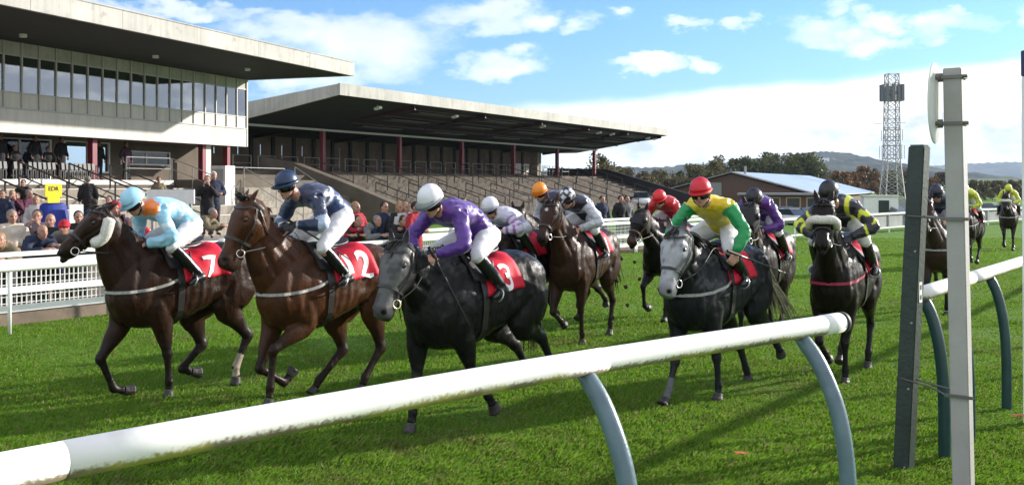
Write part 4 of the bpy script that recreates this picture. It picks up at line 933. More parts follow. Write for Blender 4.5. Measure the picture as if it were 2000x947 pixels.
def stand_one():
    # local x = towards the course, y = along the stand (away from us); origin under the far front corner of the glazed box
    g = empty('grandstand', (-13.5, 52.0, 0), -R(20.3)); tag(g, 'cream glazed grandstand on the left with a deep flat roof', 'grandstand'); L = 36.0; n = 42; bw = 15.2 / 18
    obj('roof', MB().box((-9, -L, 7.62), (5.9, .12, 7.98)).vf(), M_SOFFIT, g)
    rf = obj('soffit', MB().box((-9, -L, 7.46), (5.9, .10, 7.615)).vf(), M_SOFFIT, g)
    for i in range(9):
        y1 = .14 - i * 4.0; obj('fascia', MB().box((5.9, y1 - 3.985, 7.44), (6.06, y1, 8.08)).box((5.88, y1 - 3.985, 8.082), (6.09, y1, 8.12)).vf(), M_FASCIA, g)
    obj('fascia', MB().box((-9, .125, 7.44), (6.06, .27, 8.08)).vf(), M_FASCIA, g)
    for (x, y) in ((2.2, -9.5), (3.0, -4.2), (1.8, -16)): obj('downlight', MB().tube([(x, y, 7.35), (x, y, 7.46)], [.13, .13], 10).vf(), M_WHITE, g)
    # glazed storey
    obj('spandrel', MB().box((-.10, -L, 4.05), (.05, .0, 4.93)).vf(), M_PANEL, g); obj('floor_slab', MB().box((-8, -L, 4.07), (-.11, -.02, 4.40)).vf(), M_CONCD, g)
    obj('sill_rail', MB().box((.0, -L, 4.935), (.09, .0, 4.985)).vf(), M_FRAME, g)
    for i in range(n):
        y1 = -i * bw; y0 = y1 - bw; f = obj('window', MB().box((-.02, y0 - .03, 4.99), (.07, y0 + .03, 7.45)).box((-.02, y0 + .032, 5.53), (.05, y1 - .032, 5.58)).box((-.02, y0 + .032, 6.92), (.05, y1 - .032, 6.98)).vf(), M_FRAME, g)
        obj('pane', MB().box((.005, y0 + .03, 5.58), (.018, y1 - .03, 6.92)).vf(), M_GLASS, f); obj('infill_panel', MB().box((-.03, y0 + .033, 4.99), (.02, y1 - .033, 5.528)).vf(), M_PANEL, f)
        obj('header_panel', MB().box((-.03, y0 + .033, 6.985), (.015, y1 - .033, 7.45)).vf(), M_FASCIA, f)
    obj('corner_post', MB().box((-.06, -.05, 4.05), (.075, .05, 7.452)).vf(), M_FRAME, g)
    for i in range(8):
        x1 = -.08 - i * .85; f = obj('window', MB().box((x1 - .85, -.04, 4.99), (x1 - .79, .05, 7.45)).box((x1 - .788, -.03, 5.53), (x1 - .002, .045, 5.58)).box((x1 - .788, -.03, 6.92), (x1 - .002, .045, 6.98)).vf(), M_FRAME, g)
        obj('pane', MB().box((x1 - .79, .0, 5.58), (x1, .012, 6.92)).vf(), M_GLASS, f); obj('infill_panel', MB().box((x1 - .788, -.03, 4.42), (x1 - .002, .03, 5.528)).box((x1 - .788, -.03, 6.985), (x1 - .002, .03, 7.45)).vf(), M_PANEL, f)
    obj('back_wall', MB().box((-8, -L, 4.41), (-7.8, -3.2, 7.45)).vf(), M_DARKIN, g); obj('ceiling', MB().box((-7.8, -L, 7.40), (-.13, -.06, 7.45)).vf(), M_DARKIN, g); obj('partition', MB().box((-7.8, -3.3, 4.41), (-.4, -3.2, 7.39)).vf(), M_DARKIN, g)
    # open ground storey: rear wall with doors and windows, maroon columns, terrace
    z0 = 2.3
    obj('terrace_slab', MB().box((-9, -L, .02), (.5, 1.4, z0)).vf(), M_CONCD, g); obj('terrace_edge', MB().box((.47, -L, z0 - .18), (.56, -6.3, z0 + .02)).vf(), M_WHITEG, g)
    def openings(y0, y1, zb, zt, x=-2.6): return
    rw = MB(); gl = MB(); fr = MB()
    spans = [(-L, -13.2, 'dark'), (-13.2, -9.9, 'door'), (-9.9, -9.1, 'wall'), (-9.1, -6.4, 'open'), (-6.4, -5.6, 'wall'), (-5.6, -2.2, 'win'), (-2.2, .2, 'wall')]
    for y0, y1, k in spans:
        if k == 'wall': rw.box((-3.2, y0, z0), (-3.0, y1, 4.06))
        if k == 'win': rw.box((-3.2, y0, z0), (-3.0, y1, z0 + .75)); rw.box((-3.2, y0, 3.75), (-3.0, y1, 4.06))
        m = max(1, int((y1 - y0) / 1.25))
        if k in ('dark', 'door', 'win', 'open'):
            zb = z0 + (.76 if k == 'win' else .0 if k != 'open' else .35); zt = 3.74 if k == 'win' else 4.05
            if k == 'open': rw.box((-3.2, y0, z0), (-3.0, y1, zb))
            for i in range(m + 1):
                y = y0 + (y1 - y0) * i / m; fr.box((-3.03, y - .04, zb), (-2.94, y + .04, zt))
            fr.box((-3.02, y0, zt - .06), (-2.95, y1, zt - .002)); fr.box((-3.02, y0, zb + .002), (-2.95, y1, zb + .07))
            if k != 'open': gl.box((-3.0, y0 + .04, zb + .07), (-2.985, y1 - .04, zt - .06))
    obj('rear_wall', rw.vf(), M_CONCD, g); obj('window_frame', fr.vf(), M_WHITE, g); obj('glazing', gl.vf(), M_GLASS2, g)
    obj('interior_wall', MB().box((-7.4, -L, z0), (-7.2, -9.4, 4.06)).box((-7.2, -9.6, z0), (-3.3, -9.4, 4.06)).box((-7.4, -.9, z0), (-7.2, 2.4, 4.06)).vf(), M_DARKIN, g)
    for y in (-10.15, -2.9): obj('column', MB().box((-.62, y - .13, .5), (-.35, y + .13, 4.06)).vf(), M_MAROON, g)
    obj('column', MB().box((-.72, -2.76, .5), (-.38, -2.36, 4.06)).vf(), M_WHITEG, g); obj('column', MB().box((-1.4, -.02, 1.2), (-1.12, .22, 4.06)).vf(), M_MAROON, g)
    st = MB()
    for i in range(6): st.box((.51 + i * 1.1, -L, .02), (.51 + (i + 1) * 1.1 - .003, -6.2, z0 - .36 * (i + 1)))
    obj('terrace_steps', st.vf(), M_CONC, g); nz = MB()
    for i in range(6): nz.box((.51 + (i + 1) * 1.1 - .12, -L, z0 - .36 * (i + 1) + .002), (.51 + (i + 1) * 1.1 + .01, -6.2, z0 - .36 * (i + 1) + .03))
    obj('step_nosing', nz.vf(), M_WHITEG, g)
    # solid flank walls and the stair beside them
    obj('flank_wall', MB().box((.52, -6.1, .02), (3.2, 1.3, z0 + .05)).vf(), M_CONCD, g); ss = MB()
    for i in range(7): ss.box((3.22 + i * .45, -5.4, .02), (3.22 + (i + 1) * .45 - .003, -.6, z0 - .30 * (i + 1)))
    obj('side_stair', ss.vf(), M_CONC, g)
    # rows of tip-up seats under the box
    return g
ST1 = stand_one()
def s1(x, y, z): return np.array(ST1.matrix_basis @ Vector((x, y, z)))
S1A = -R(20.3)
def rail_run(name, pts, label, frame, m, r=.021, mid=True, hgt=1.0, group='handrails of the stands'):
    """handrail with posts: pts are feet in the frame's axes"""
    a = Vector(pts[0]); o = empty(name, frame @ a, 0); tag(o, label, 'handrail', group); rel = [np.array(frame @ Vector(p) - frame @ a) for p in pts]
    top = [p + (0, 0, hgt) for p in rel]; mb = MB()
    for p, q in zip(top, top[1:]): mb.tube([p, q], [r, r], 6)
    obj('top_rail', mb.vf(), m, o)
    if mid:
        mb = MB()
        for p, q in zip(top, top[1:]): mb.tube([p - (0, 0, hgt * .48), q - (0, 0, hgt * .48)], [r * .8] * 2, 6)
        obj('mid_rail', mb.vf(), m, o)
    for p in rel: obj('post', tube([p, p + (0, 0, hgt)], [r * 1.1] * 2, n=6), m, o)
    return o
bpy.context.view_layer.update()
F1 = ST1.matrix_basis.copy()
rail_run('handrail', [(.45, -9.2, 2.3), (.45, -6.4, 2.3)], 'level rail on the terrace by the couple', F1, M_STEELG); rail_run('handrail', [(.45, -6.3, 2.3), (1.5, -6.2, 1.94), (3.9, -6.2, 1.0)], 'pale rail running down from the terrace, left of the grey wall', F1, M_STEELG)
rail_run('handrail', [(2.9, -5.9, 2.36), (2.9, -1.0, 2.36)], 'rail along the top of the grey flank wall', F1, M_STEELG, hgt=.55, mid=False); rail_run('handrail', [(3.3, -4.9, 1.9), (5.0, -4.9, 1.0), (6.4, -4.9, .2)], 'pale stair rail left of the maroon column', F1, M_STEELG)
rail_run('handrail', [(3.3, -.7, 2.0), (5.0, -.7, 1.0), (6.4, -.7, .2)], 'pale stair rail right of the maroon column', F1, M_STEELG)
for i, y in enumerate((-20.5, -18.3, -15.6, -13.2, -11.0)):
    rail_run('handrail', [(1.2, y, 1.94), (3.4, y, 1.22), (5.6, y, .5)], ['dark stair rail at the left edge of the steps', 'dark stair rail over the crowd, second from the left', 'dark stair rail beside the yellow placard', 'dark stair rail right of the blue cloth', 'dark stair rail behind the light blue cap'][i], F1, M_DARKRAIL, .032)

def stand_two():
    a = -R(28.5); g = empty('open_grandstand', (-12.47, 67.4, 0), a); tag(g, 'long open grandstand with a sloping roof on maroon columns', 'grandstand'); e0, e1 = -8.0, 45.1
    zt = lambda o: 6.87 + .113 * o; zb = lambda o: 5.84 + .167 * o
    V = []
    for y in (e0 + .16, e1 - .16):
        for o, z in ((-7.5, 5.5), (-7.5, 6.0), (7.55, zt(7.55) - .03), (7.55, zb(7.55) + .04), (0, 5.88)): V.append((o, y, z))
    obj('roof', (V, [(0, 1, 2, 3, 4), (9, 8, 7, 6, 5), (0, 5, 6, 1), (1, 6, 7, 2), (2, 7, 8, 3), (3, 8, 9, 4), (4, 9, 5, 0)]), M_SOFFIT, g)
    m = 9; w = (e1 - e0) / m
    for i in range(m): obj('fascia', MB().box((7.56, e0 + i * w + .004, 7.10), (7.70, e0 + (i + 1) * w - .004, 7.76)).vf(), M_FASCIA, g)
    for y in (e0, e1 - .15):
        m_ = 3
        for i in range(m_):
            o0, o1 = -7.5 + 15.05 * i / m_, -7.5 + 15.05 * (i + 1) / m_ - .006; V = [(o, yy, z) for yy in (y, y + .15) for o, z in ((o0, max(5.5, zb(o0))), (o1, max(5.5, zb(o1))), (o1, zt(o1)), (o0, zt(o0)))]
            obj('end_fascia', (V, [(0, 1, 2, 3), (7, 6, 5, 4), (0, 4, 5, 1), (1, 5, 6, 2), (2, 6, 7, 3), (3, 7, 4, 0)]), M_FASCIA, g)
    for i in range(0, 6):
        y = i * 8.8; yn = min(y + 8.7, e1 - .2)
        obj('column', MB().box((-.14, y - .14, 2.6), (.14, y + .14, 5.66)).vf(), M_MAROON, g)
        obj('roof_beam', MB().bar((-6, y, 5.45), (7.3, y, zb(7.3) - .12), .16, .30).vf(), M_BEAM, g)
        for o in (2.2, 4.6, 6.6): obj('purlin', MB().box((o - .05, y + .1, zb(o) - .10), (o + .05, yn, zb(o) - .005)).vf(), M_BEAM, g)
        for o in (1.1, 3.4, 5.6):
            if y + 6.6 < e1: obj('soffit_panel', MB().box((o - .7, y + 2.0, zb(o) - .02), (o + .7, y + 6.6, zb(o) + .06)).vf(), M_SPAN, g)
    obj('eaves_beam', MB().box((-.10, e0 + .3, 5.66), (.10, e1 - .3, 5.80)).vf(), M_FRAME, g)
    for i, y in enumerate((-3, 5.8, 19, 30, 33, 42, 44)): obj('floodlight', MB().tube([(6.6, y, zb(6.6) - .02), (6.6, y, zb(6.6) - .16)], [.02, .02], 6).bar((6.45, y, zb(6.6) - .26), (6.85, y, zb(6.6) - .17), .30, .14).vf(), M_WHITE, g)
    # rear wall with its slit windows
    rw = MB(); ys = np.arange(e0 + 2.2, e1 - 2, 2.2); prev = e0 + .3; x = (-6.2, -6.0)
    for y in ys: rw.box((x[0], prev, 2.98), (x[1], y - .13, 5.52)); rw.box((x[0], y - .13, 2.98), (x[1], y + .13, 4.20)); rw.box((x[0], y - .13, 4.95), (x[1], y + .13, 5.52)); prev = y + .13
    rw.box((x[0], prev, 2.98), (x[1], e1 - 3.6, 5.52)); obj('rear_wall', rw.vf(), M_BRICKD, g)
    for y in np.arange(e0 + 2.2, e1 - 4, 2.2): obj('pilaster', MB().box((-5.99, y - 1.25, 2.98), (-5.84, y - .98, 5.5)).vf(), M_SOFFIT, g)
    obj('end_pier', MB().box((-6.0, e1 - 3.5, 2.98), (-5.4, e1 - 2.6, 5.5)).vf(), M_CONC, g); obj('end_window', MB().box((-6.15, e1 - 7.2, 3.3), (-5.98, e1 - 4.2, 4.3)).vf(), M_WHITEG, g)  # opaque off-white slab paints in the brightness of the end opening
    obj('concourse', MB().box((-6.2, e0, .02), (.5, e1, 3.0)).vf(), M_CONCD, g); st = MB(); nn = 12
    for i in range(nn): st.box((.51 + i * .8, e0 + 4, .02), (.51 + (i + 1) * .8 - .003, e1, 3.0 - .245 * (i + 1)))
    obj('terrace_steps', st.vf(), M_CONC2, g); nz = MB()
    for i in range(nn): nz.box((.51 + (i + 1) * .8 - .10, e0 + 4, 3.0 - .245 * (i + 1) + .002), (.51 + (i + 1) * .8 + .01, e1, 3.0 - .245 * (i + 1) + .02))
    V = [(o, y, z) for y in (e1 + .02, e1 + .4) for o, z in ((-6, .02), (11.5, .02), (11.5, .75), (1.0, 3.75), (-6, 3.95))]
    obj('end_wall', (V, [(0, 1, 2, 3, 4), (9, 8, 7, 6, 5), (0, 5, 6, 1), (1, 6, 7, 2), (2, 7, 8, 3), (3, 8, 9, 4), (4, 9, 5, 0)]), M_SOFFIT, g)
    V = [(o, y, z) for y in (e0 + 3.2, e0 + 3.9) for o, z in ((-1, .02), (9.5, .02), (9.5, .9), (6.0, 2.1), (1.5, 3.5), (-1, 3.9))]
    obj('stair_wall', (V, [tuple(range(6)), tuple(range(11, 5, -1))] + [(i, i + 6, (i + 1) % 6 + 6, (i + 1) % 6) for i in range(6)]), M_CONCD, g)
    obj('stair_block', MB().box((-1, e0 - 3.5, .02), (3.0, e0 + 3.15, 2.7)).vf(), M_CONCD, g); obj('gangway', MB().box((3.01, e0 - 1, .02), (6, e0 + 3.1, 1.5)).vf(), M_CONCD, g)
    return g
ST2 = stand_two(); bpy.context.view_layer.update(); F2 = ST2.matrix_basis.copy()
k = 0
for i in range(13):
    y = -2.6 + 3.6 * i
    for o0, n in ((1.3, 0), (5.4, 1)):
        z = lambda o: 3.0 - .245 * (math.floor((o - .51) / .8) + 1)
        rail_run('handrail', [(o, y + n * 1.1, z(o)) for o in (o0, o0 + 1.6, o0 + 3.2)], f'{"upper" if n == 0 else "lower"} dark stair rail on the open terrace', F2, M_DARKRAIL, .035, group=f'{"upper" if n == 0 else "lower"} stair rails of the open terrace')
for i in range(22): rail_run('crush_barrier', [(-2.6, -5.5 + 2.25 * i, 3.0), (-2.6, -3.9 + 2.25 * i, 3.0)], 'crush barrier on the shaded concourse of the open stand', F2, M_STEELG, .03, group='crush barriers on the concourse')
# ------------------------------------------------------------------ rails, posts and fences
def rail_material(name, stain, amt):
    m = bpy.data.materials.new(name); m.use_nodes = True; nt = m.node_tree; p = nt.nodes['Principled BSDF']; L = nt.links
    p.inputs['Roughness'].default_value = .5; tc = nt.nodes.new('ShaderNodeTexCoord'); sp = nt.nodes.new('ShaderNodeSeparateXYZ'); L.new(tc.outputs['Object'], sp.inputs[0])
    def noise(s, d=6, sc=(1, 1, 1)):
        mp = nt.nodes.new('ShaderNodeMapping'); mp.inputs['Scale'].default_value = sc; L.new(tc.outputs['Object'], mp.inputs[0])
        t = nt.nodes.new('ShaderNodeTexNoise'); t.inputs['Scale'].default_value = s; t.inputs['Detail'].default_value = d; L.new(mp.outputs[0], t.inputs['Vector']); return t.outputs[0]
    def mth(op, a, b):
        q = nt.nodes.new('ShaderNodeMath'); q.operation = op
        for i, v in enumerate((a, b)):
            if isinstance(v, (int, float)): q.inputs[i].default_value = v
            else: L.new(v, q.inputs[i])
        return q.outputs[0]
    def rng(v, a, b): r = nt.nodes.new('ShaderNodeMapRange'); r.interpolation_type = 'SMOOTHSTEP'; r.inputs[1].default_value = a; r.inputs[2].default_value = b; L.new(v, r.inputs[0]); return r.outputs[0]
    # moss and splashed mud cling to the underside of the tube, in ragged streaks
    edge = mth('ADD', mth('MULTIPLY', noise(55, 7), .050), mth('MULTIPLY', noise(2.2, 3), .050)); k = rng(mth('SUBTRACT', mth('SUBTRACT', edge, .070), sp.outputs[2]), -.006, .016)
    c2 = nt.nodes.new('ShaderNodeMixRGB'); L.new(rng(noise(3, 3), .42, .58), c2.inputs[0]); c2.inputs[1].default_value = (*stain, 1); c2.inputs[2].default_value = (.15, .10, .06, 1)
    mx = nt.nodes.new('ShaderNodeMixRGB'); L.new(mth('MULTIPLY', k, amt), mx.inputs[0]); mx.inputs[1].default_value = (.80, .79, .77, 1); L.new(c2.outputs[0], mx.inputs[2])
    m2 = nt.nodes.new('ShaderNodeMixRGB'); L.new(mth('MULTIPLY', rng(noise(7, 8), .56, .72), .25), m2.inputs[0]); L.new(mx.outputs[0], m2.inputs[1]); m2.inputs[2].default_value = (.5, .48, .42, 1); L.new(m2.outputs[0], p.inputs['Base Color'])
    return m
M_RAIL = rail_material('white_plastic_rail', (.34, .29, .025), .9)
M_POSTA = mat('teal_grey_post', (.105, .165, .20), .32, .5, noise=(9, .25), bump=(50, .1)); M_POSTB = mat('dark_teal_post', (.012, .045, .048), .3, .5, noise=(9, .25), bump=(50, .1))
RH = 1.28
M_CLAMP = mat('worn_clamp', (.60, .60, .57), .5, noise=(12, .2))
def running_rail(pts, label, posts, pm, off, nsleeve, endcap):
    o = empty('running_rail', (pts[0][0], pts[0][1], 0)); tag(o, label, 'running rail', 'white plastic running rails'); P = crom(np.array([(x, y, 0) for x, y in pts], float), 6); rel = P - P[0]
    cum = np.concatenate([[0], np.cumsum(np.linalg.norm(np.diff(rel, axis=0), axis=1))]); at = lambda s: np.array([np.interp(s, cum, rel[:, k]) for k in range(3)])
    cuts = [0] + nsleeve + [cum[-1]]
    for i, (a, b) in enumerate(zip(cuts[:-1], cuts[1:])):
        m = max(3, int((b - a) / .3)); r = .0575 + (.0012 if i % 2 else 0); t = obj('rail_tube', tube([at(s) for s in np.linspace(a + .002, b - .002, m)], r, n=40, cap=i < len(cuts) - 2 or not endcap), M_RAIL, o, True); t.location = (0, 0, RH)
    if endcap:
        e = at(cum[-1]); d = nrm(e - at(cum[-1] - .1)); Q = [at(cum[-1] - .20), at(cum[-1] - .02)]; t = obj('end_sleeve', tube(Q, .0605, n=32), M_WHITE, o, True); t.location = (0, 0, RH)
        t2 = obj('end_collar', tube([e - d * .022, e + d * .012], .064, n=32), mat('black_rubber', (.012, .012, .012), .6), t, True)
    for s in posts:
        a = at(s); d = nrm(at(s + .05) - at(s - .05)); n = np.array((d[1], -d[0], 0)); C = [a + (0, 0, RH - .045) - n * .01, a + n * off * .40 + (0, 0, RH - .20), a + n * off * .78 + (0, 0, RH - .44), a + n * off * .97 + (0, 0, RH - .75), a + n * off + (0, 0, .2), a + n * off + (0, 0, -.05)]
        C = crom(np.array(C), 5); obj('rail_post', tube(C, np.interp(np.linspace(0, 1, len(C)), [0, .06, 1], [.040, .045, .045]), side=d, n=18), pm, o, True)
    return o, at, cum
running_rail(RAIL_A, 'nearest white running rail, crossing the foreground to an open end', [4.29, 6.03], M_POSTA, .30, [1.91, 4.40], True)
running_rail(RAIL_B, 'white running rail on dark teal posts, beyond the gap', [.10, .93, 2.42, 4.6, 7.5, 11, 15, 20, 26, 32], M_POSTB, .14, [1.6, 6], False)

M_MESH = mat('white_wire', (.70, .70, .66), .5)
def along(P):
    P = np.asarray(P, float); cum = np.concatenate([[0], np.cumsum(np.linalg.norm(np.diff(P, axis=0), axis=1))]); return cum[-1], (lambda s: np.array([np.interp(s, cum, P[:, 0]), np.interp(s, cum, P[:, 1])]))
def far_fences():
    L, at = along(FENCE)
    # thin running rail on the course side
    o = empty('far_running_rail', (*at(0), 0)); tag(o, 'thin white running rail before the crowd fence on the left', 'running rail', 'white plastic running rails'); a0 = at(0)
    S_ = np.arange(0, 20, .5); mb = MB().tube([(*(at(s) - a0), .93) for s in S_], [.05] * len(S_), 12); obj('rail_tube', mb.vf(), M_WHITE, o, True)
    for s in np.arange(1.30, 20, 3.35): p = at(s) - a0; obj('rail_post', tube([(*p, -.02), (*p, .90)], .026, n=10), M_WHITE, o, True)
    # crowd fence: square posts, boards and wire panels on a block plinth
    def off(s, d=.95): t = nrm(at(s + .1) - at(s - .1)); return at(s) + np.array((-t[1], t[0])) * d
    f = empty('crowd_fence', (*off(0), 0)); tag(f, 'white crowd fence with wire panels on a block plinth', 'fence'); o0 = off(0); step = 2.3; n = 13
    for i in range(n):
        s = .05 + i * step; p = off(s) - o0; q = off(s + step) - o0; t = nrm(q - p); nn = np.array((-t[1], t[0])); a = (*(p + t * .06), 0); b = (*(q - t * .06), 0)
        P3 = lambda base, z, dn=0: (base[0] + nn[0] * dn, base[1] + nn[1] * dn, z)
        pm = MB().bar((*p, .0), (*p, 1.12), .16, .15, (*t, 0)); obj('post', pm.vf(), M_WHITE, f)
        obj('board', MB().bar(P3(a, 1.06), P3(b, 1.06), .05, .07).bar(P3(a, .94), P3(b, .94), .04, .09).vf(), M_WHITE, f); obj('board', MB().bar(P3(a, .52), P3(b, .52), .04, .10).bar(P3(a, .24), P3(b, .24), .04, .10).vf(), M_WHITE, f)
        w = MB(); m = 28
        for k in range(1, m): c = np.array(a) + (np.array(b) - a) * k / m; w.bar(P3(c, .28, .03), P3(c, .90, .03), .017, .014)
        for z in (.32, .42, .60, .70, .80): w.bar(P3(a, z, .03), P3(b, z, .03), .010, .010)
        obj('wire_panel', w.vf(), M_MESH, f); obj('plinth', MB().bar((*(p + nn * .02), .08), (*(q + nn * .02 - t * .01), .08), .12, .18).vf(), M_BLOCK, f)
    # lower white fence with a screen, round the far bend
    g = empty('white_fence', (*at(25), 0)); tag(g, 'low white fence with a grey mesh screen round the far bend', 'fence'); a0 = at(25); s = 25.2; i = 0
    while s < 118:
        st = 1.9 if s < 70 else 3.6; p = at(s) - a0; q = at(s + st) - a0; gz = -.0
        obj('post', MB().bar((*p, -.05), (*p, .88), .06, .06, (1, 0, 0)).vf(), M_WHITE, g); obj('rail', MB().bar((*p, .84), (*q, .84), .07, .085).bar((*p, .22), (*q, .22), .05, .06).vf(), M_WHITE, g)
        if s > 42:
            t = nrm(q - p); nn = np.array((-t[1], t[0])) * .05; obj('mesh_screen', MB().bar((*(p + nn), .53), (*(q + nn), .53), .012, .54).vf(), M_SCREEN, g)
        s += st
M_BLOCK = mat('fence_blockwork', (.20, .155, .12), .9, .2, noise=(3, .35), bump=(14, .3)); M_SCREEN = mat('grey_mesh_screen', (.30, .31, .31), .8, .2, noise=(2, .2))
far_fences()

# ------------------------------------------------------------------ finishing posts
M_GREYP = mat('grey_white_post_paint', (.37, .352, .34), .55, .4, noise=(3.5, .14), bump=(30, .12), ramp2=(8, (.36, .36, .31), .60, .75)); M_DGREEN = mat('dark_green_post', (.022, .034, .028), .45, .5, noise=(4, .4), bump=(30, .2)); M_BRKT = mat('grey_bracket', (.16, .15, .14), .4, .5, metal=.6)
def leaning_post(base, top, w, ang, d2=None):
    d2 = d2 or w; c, s = math.cos(ang), math.sin(ang); V = []
    for p, k in ((base, 1), (top, 1)):
        for a, b in ((-1, -1), (1, -1), (1, 1), (-1, 1)): V.append((p[0] + (a * w / 2 * c - b * d2 / 2 * s) * k, p[1] + (a * w / 2 * s + b * d2 / 2 * c) * k, p[2]))
    bm = bmesh.new(); vs = [bm.verts.new(v) for v in V]
    for q in [(0, 3, 2, 1), (4, 5, 6, 7), (0, 1, 5, 4), (1, 2, 6, 5), (2, 3, 7, 6), (3, 0, 4, 7)]: bm.faces.new([vs[i] for i in q])
    bmesh.ops.bevel(bm, geom=list(bm.edges), offset=.006, segments=2, affect='EDGES'); bm.verts.index_update(); r = ([v.co[:] for v in bm.verts], [tuple(v.index for v in f.verts) for f in bm.faces]); bm.free(); return r
WB = np.array((3.045, 6.90, 0)); WT = np.array((2.978, 6.90, 2.885)); AW = math.atan2(.6, .8) * -1 + 0.0
AW = math.atan2(-.6, -.8) + math.pi / 2 - math.pi / 2; AWR = math.atan2(-.8, -.6) + math.pi / 2      # front face looks down the rail towards us
wp = empty('finishing_post', WB); tag(wp, 'tall pale grey post with a white disc clamped to its left side', 'post'); obj('shaft', leaning_post((0, 0, -.02), WT - WB, .118, AWR), M_GREYP, wp)
def post_at(z): return (WB + (WT - WB) * z / WT[2]) - WB
dn = np.array((math.cos(R(-31)), math.sin(R(-31)), 0)); dc = np.array((2.862, 6.93, 2.655)) - WB; P = []
def disc(c, n, r, th, seg=48):
    n = nrm(n); u = np.array((0, 0, 1.)); v = np.cross(n, u); V = []; F = []
    for k, rr, o in ((0, r - .004, -th / 2), (1, r, -th / 2 + .003), (2, r, th / 2 - .003), (3, r - .004, th / 2)):
        for t in np.linspace(0, 2 * math.pi, seg, endpoint=False): V.append(c + n * o + (u * math.cos(t) + v * math.sin(t)) * rr)
    for k in range(3):
        for j in range(seg): q = (j + 1) % seg; F.append((k * seg + j, k * seg + q, (k + 1) * seg + q, (k + 1) * seg + j))
    return V, F + [tuple(range(seg - 1, -1, -1)), tuple(range(3 * seg, 4 * seg))]
m = mat('white_acrylic', (.80, .80, .77), .35, .5); nt = m.node_tree; tr = nt.nodes.new('ShaderNodeBsdfTranslucent'); tr.inputs[0].default_value = (.85, .85, .8, 1); mx = nt.nodes.new('ShaderNodeMixShader'); mx.inputs[0].default_value = .5
nt.links.new(nt.nodes['Principled BSDF'].outputs[0], mx.inputs[1]); nt.links.new(tr.outputs[0], mx.inputs[2]); nt.links.new(mx.outputs[0], nt.nodes['Material Output'].inputs[0])
dd = obj('disc', disc(dc, dn, .275, .012), m, wp, False); obj('stiffener', MB().bar(dc + (dn * .012) + (0, 0, -.17), dc + dn * .012 + (0, 0, .17), .05, .014, tuple(dn)).vf(), m, dd)
fx, fy = math.cos(AWR), math.sin(AWR)
for z in (2.825, 2.515):
    c = post_at(z); b = MB(); hw = .066
    q = [c + np.array((fx * a - fy * s_, fy * a + fx * s_, 0)) for a, s_ in ((-hw, -hw), (hw, -hw), (hw, hw), (-hw, hw))]
    for i in range(4): b.bar(q[i], q[(i + 1) % 4], .012, .022)
    b.bar(q[0], dc * (1, 1, 0) + (0, 0, z) + dn * .01, .022, .026); b.bar(q[3], dc * (1, 1, 0) + (0, 0, z) + dn * .01 + (0, .02, 0), .02, .02); b.tube([dc * (1, 1, 0) + (0, 0, z) + dn * .004, dc * (1, 1, 0) + (0, 0, z) + dn * .05], [.030, .030], 10)
    b.tube([q[1] + (.0, 0, 0), q[1] + (.03, -.01, 0)], [.012, .012], 8); obj('bracket', b.vf(), M_BRKT, wp)
DB = np.array((2.875, 7.52, 0)); DT = np.array((2.992, 7.52, 2.385)); ADR = math.atan2(-.93, -.36) - R(22) + math.pi / 2
dp = empty('marker_post', DB); tag(dp, 'leaning dark green post, shorter, left of the pale post', 'post'); obj('shaft', leaning_post((0, 0, -.02), DT - DB, .118, ADR), M_DGREEN, dp); obj('top_cap', leaning_post((DT - DB) + (0, 0, .001), (DT - DB) + (0, 0, .012), .108, ADR), mat('green_cap', (.10, .14, .10), .5), dp)
rn = np.array((-math.sin(ADR - math.pi / 2 + math.pi / 2 - math.pi / 2), 0, 0)); fr_ = np.array((math.cos(ADR - math.pi / 2), math.sin(ADR - math.pi / 2), 0)); rt = np.array((-fr_[1], fr_[0], 0))
pz = lambda z: (DT - DB) * z / DT[2]
pl = MB(); c = pz(1.32) + rt * .0605; pl.bar(c + (0, 0, -.075), c + (0, 0, .075), .05, .003, tuple(rt)); pobj = obj('number_plate', pl.vf(), M_WHITE, dp)
for z in (-.036, .036): obj('plate_figure', MB().bar(c + rt * .003 + (0, 0, z - .017), c + rt * .003 + (0, 0, z + .017), .020, .002, tuple(rt)).vf(), M_HOODB, pobj)
for z in (.05, .62, 1.1, 1.62): obj('bolt', tube([pz(z) + fr_ * .058 + rt * .03, pz(z) + fr_ * .066 + rt * .03], .008, n=8), M_STEELG, dp)
for z, zz in ((1.875, 1.875), (.69, .69)):
    b = MB(); a0 = DB + pz(z); c0 = WB + post_at(zz)
    for e in (-.064, .064): b.tube([a0 + fr_ * .03 + rt * e * 1.1, a0 * .4 + c0 * .6 + np.array((fx, fy, 0)) * e, c0 + np.array((fx, fy, 0)) * e * 1.1 - np.array((-fy, fx, 0)) * .09], [.0065] * 3, 8)
    b.bar(c0 - np.array((-fy, fx, 0)) * .075 - np.array((fx, fy, 0)) * .09, c0 - np.array((-fy, fx, 0)) * .075 + np.array((fx, fy, 0)) * .09, .012, .022)
    V, F = b.vf(); obj('tie_rod', (np.array(V) - WB, F), M_BRKT, wp)
ep = empty('finish_marker', (4.59, 9.05, 0)); tag(ep, 'white post with a navy top at the right edge', 'post'); obj('shaft', leaning_post((0, 0, -.02), (-.015, 0, 3.06), .10, .6), M_WHITE, ep); obj('top_band', leaning_post((-.015, 0, 3.062), (-.016, 0, 3.29), .106, .6), mat('navy_paint', (.012, .02, .08), .4), ep)

